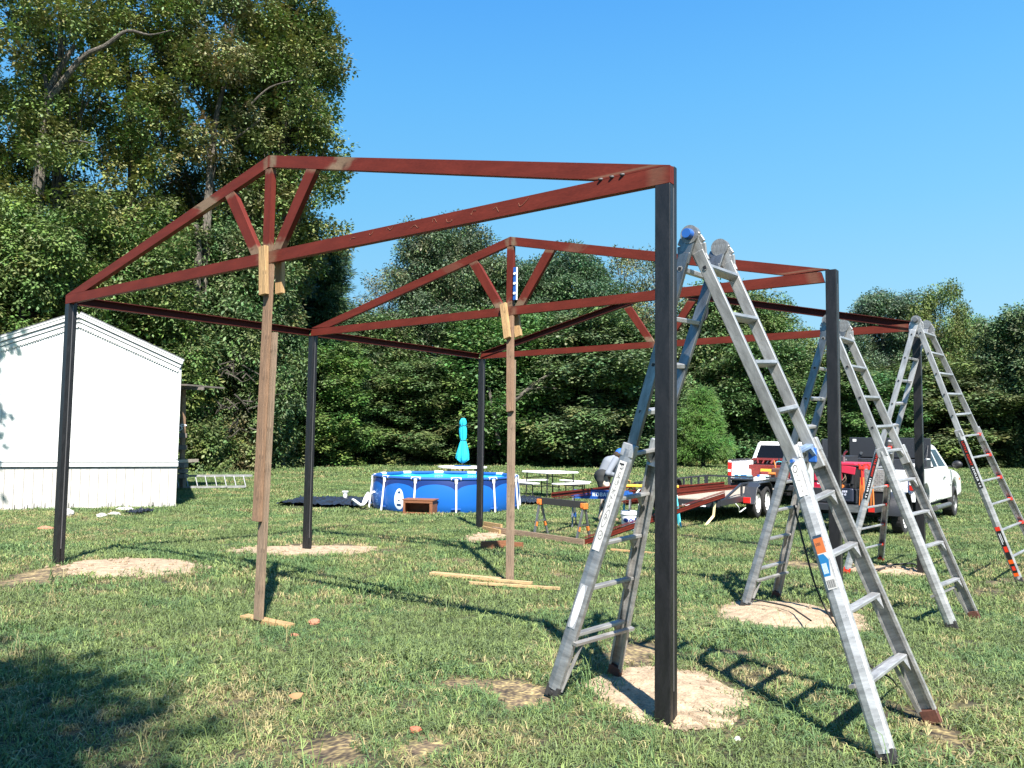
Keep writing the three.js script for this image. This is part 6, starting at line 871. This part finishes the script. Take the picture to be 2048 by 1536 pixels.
// ---------------------------------------------------------------- grass
{
  const blade = (seed, n, R, h0, h1, w, lean) => { const r = RNG(seed), P = [], I = [], U = []; for (let i = 0; i < n; i++) { const a = r() * 6.28, d = Math.sqrt(r()) * R, x = Math.cos(a) * d, z = Math.sin(a) * d, b = r() * 6.28, L = lean * (0.35 + r()), h = lerp(h0, h1, r()), lx = Math.cos(b) * L * h, lz = Math.sin(b) * L * h, c = r() * 6.28, wx = Math.cos(c) * w / 2, wz = Math.sin(c) * w / 2, k = P.length / 3; P.push(x - wx, -0.01, z - wz, x + wx, -0.01, z + wz, x + lx * 0.4 - wx * 0.9, h * 0.65, z + lz * 0.4 - wz * 0.9, x + lx * 0.4 + wx * 0.9, h * 0.65, z + lz * 0.4 + wz * 0.9, x + lx * 1.1, h * (1 - 0.25 * L), z + lz * 1.1); for (let q = 0; q < 5; q++) U.push(0, 0); I.push(k, k + 1, k + 2, k + 1, k + 3, k + 2, k + 2, k + 3, k + 4); } const g = new THREE.BufferGeometry(); g.setAttribute('position', new THREE.Float32BufferAttribute(P, 3)); g.setAttribute('uv', new THREE.Float32BufferAttribute(U, 2)); g.setIndex(I); g.computeVertexNormals(); return g; };
  const gm = phys(1.12, 1.12, 1.05, 0.6, { transmission: 0.3, thickness: 0, side: THREE.DoubleSide, specularIntensity: 0.4 });
  const A = [0.14, 0.19, 0.075], Bc = [0.11, 0.18, 0.07], D = [0.34, 0.29, 0.15], Y = [0.2, 0.26, 0.09];
  function field(label, geo, f0, f1, perM2, seed, sc, far) {
    const r = RNG(seed), items = [], w = f => 0.72 * f + 1.2; let area = 0; for (let f = f0; f < f1; f += 0.5) area += 2 * w(f) * 0.5; const n = Math.round(area * perM2);
    for (let i = 0; i < n; i++) {
      let f = f0 + (f1 - f0) * r(); if (r() * w(f1) > w(f)) continue; const x = (r() * 2 - 1) * w(f), k = sandK(x, f); if (k > -0.12 && r() < ss(-0.12, 0.22, k + 0.22 * noise(x * 7, f * 7, 2)) * (k > 0.4 ? 1 : 0.97)) continue; if (TARPS.some(t => Math.hypot((x - t[0]) / t[2], (f - t[1]) / t[3]) < 1)) continue;
      if (Math.hypot(x + 1.66, f - 20.6) < 1.9) continue; { const lx = x + 7.99, lf = f - 19.07; if (lf * 0.914 + lx * -0.405 > -0.02 && lx * 0.914 + lf * 0.405 < 0.05 && f < 36) continue; }
      const p1 = fbm(x * 0.5, f * 0.5, 1), p2 = fbm(x * 1.7, f * 1.7, 5), lush = p1 * 1.3 + p2 * 0.9; if (!far && lush > 0.24 && r() < (lush - 0.24) * 2.4) continue;
      const dry = clamp(0.16 + lush * 0.9 + (far ? -0.13 : -0.02)), q = r(), col = q < dry * 0.75 ? D : q < dry + 0.22 ? Y : noise(x * 0.9, f * 0.9, 12) > 0.05 ? Bc : A, j = 0.75 + 0.5 * r(), s = sc * (0.6 + 0.7 * r()) * (1 + 0.55 * clamp(noise(x * 0.8, f * 0.8, 3) + 0.1)) * (noise(x * 1.1, f * 1.1, 30) > 0.36 ? 1.25 : 1);
      items.push([onG(x, f), s, col.map(c => c * j), [(r() - 0.5) * 0.3, r() * 6.28, (r() - 0.5) * 0.3]]);
    }
    const m = new THREE.InstancedMesh(geo, gm, items.length), c = new THREE.Color(); items.forEach(([p, s, k, e], i) => { eu.set(...e); qt.setFromEuler(eu); mtx.compose(p, qt, new V3(s, s, s)); m.setMatrixAt(i, mtx); c.setRGB(...k); m.setColorAt(i, c); });
    m.castShadow = m.receiveShadow = true; m.name = numbered('grass'); tag(m, label, 'grass', null, 'stuff'); scene.add(m);
  }
  field('short trampled grass of the foreground lawn', blade(1, 20, 0.065, 0.016, 0.046, 0.0048, 1.8), 2.6, 7.5, 480, 1, 1.0, false);
  field('short grass of the lawn under the steel frame', blade(2, 22, 0.1, 0.02, 0.055, 0.007, 1.5), 7.5, 17, 210, 2, 0.95, false);
  field('grass of the lawn round the pool and the vehicles', blade(3, 26, 0.2, 0.02, 0.055, 0.012, 1.3), 17, 34, 60, 3, 0.95, true);
  field('distant grass of the lawn before the woods', blade(4, 30, 0.4, 0.025, 0.075, 0.026, 1.1), 34, 78, 10, 4, 1.1, true);
  field('sprinkling of longer pale grass stems in the foreground', blade(5, 5, 0.05, 0.1, 0.2, 0.004, 0.9), 2.8, 9, 9, 6, 1.0, false);
}

renderer.render(scene, camera);
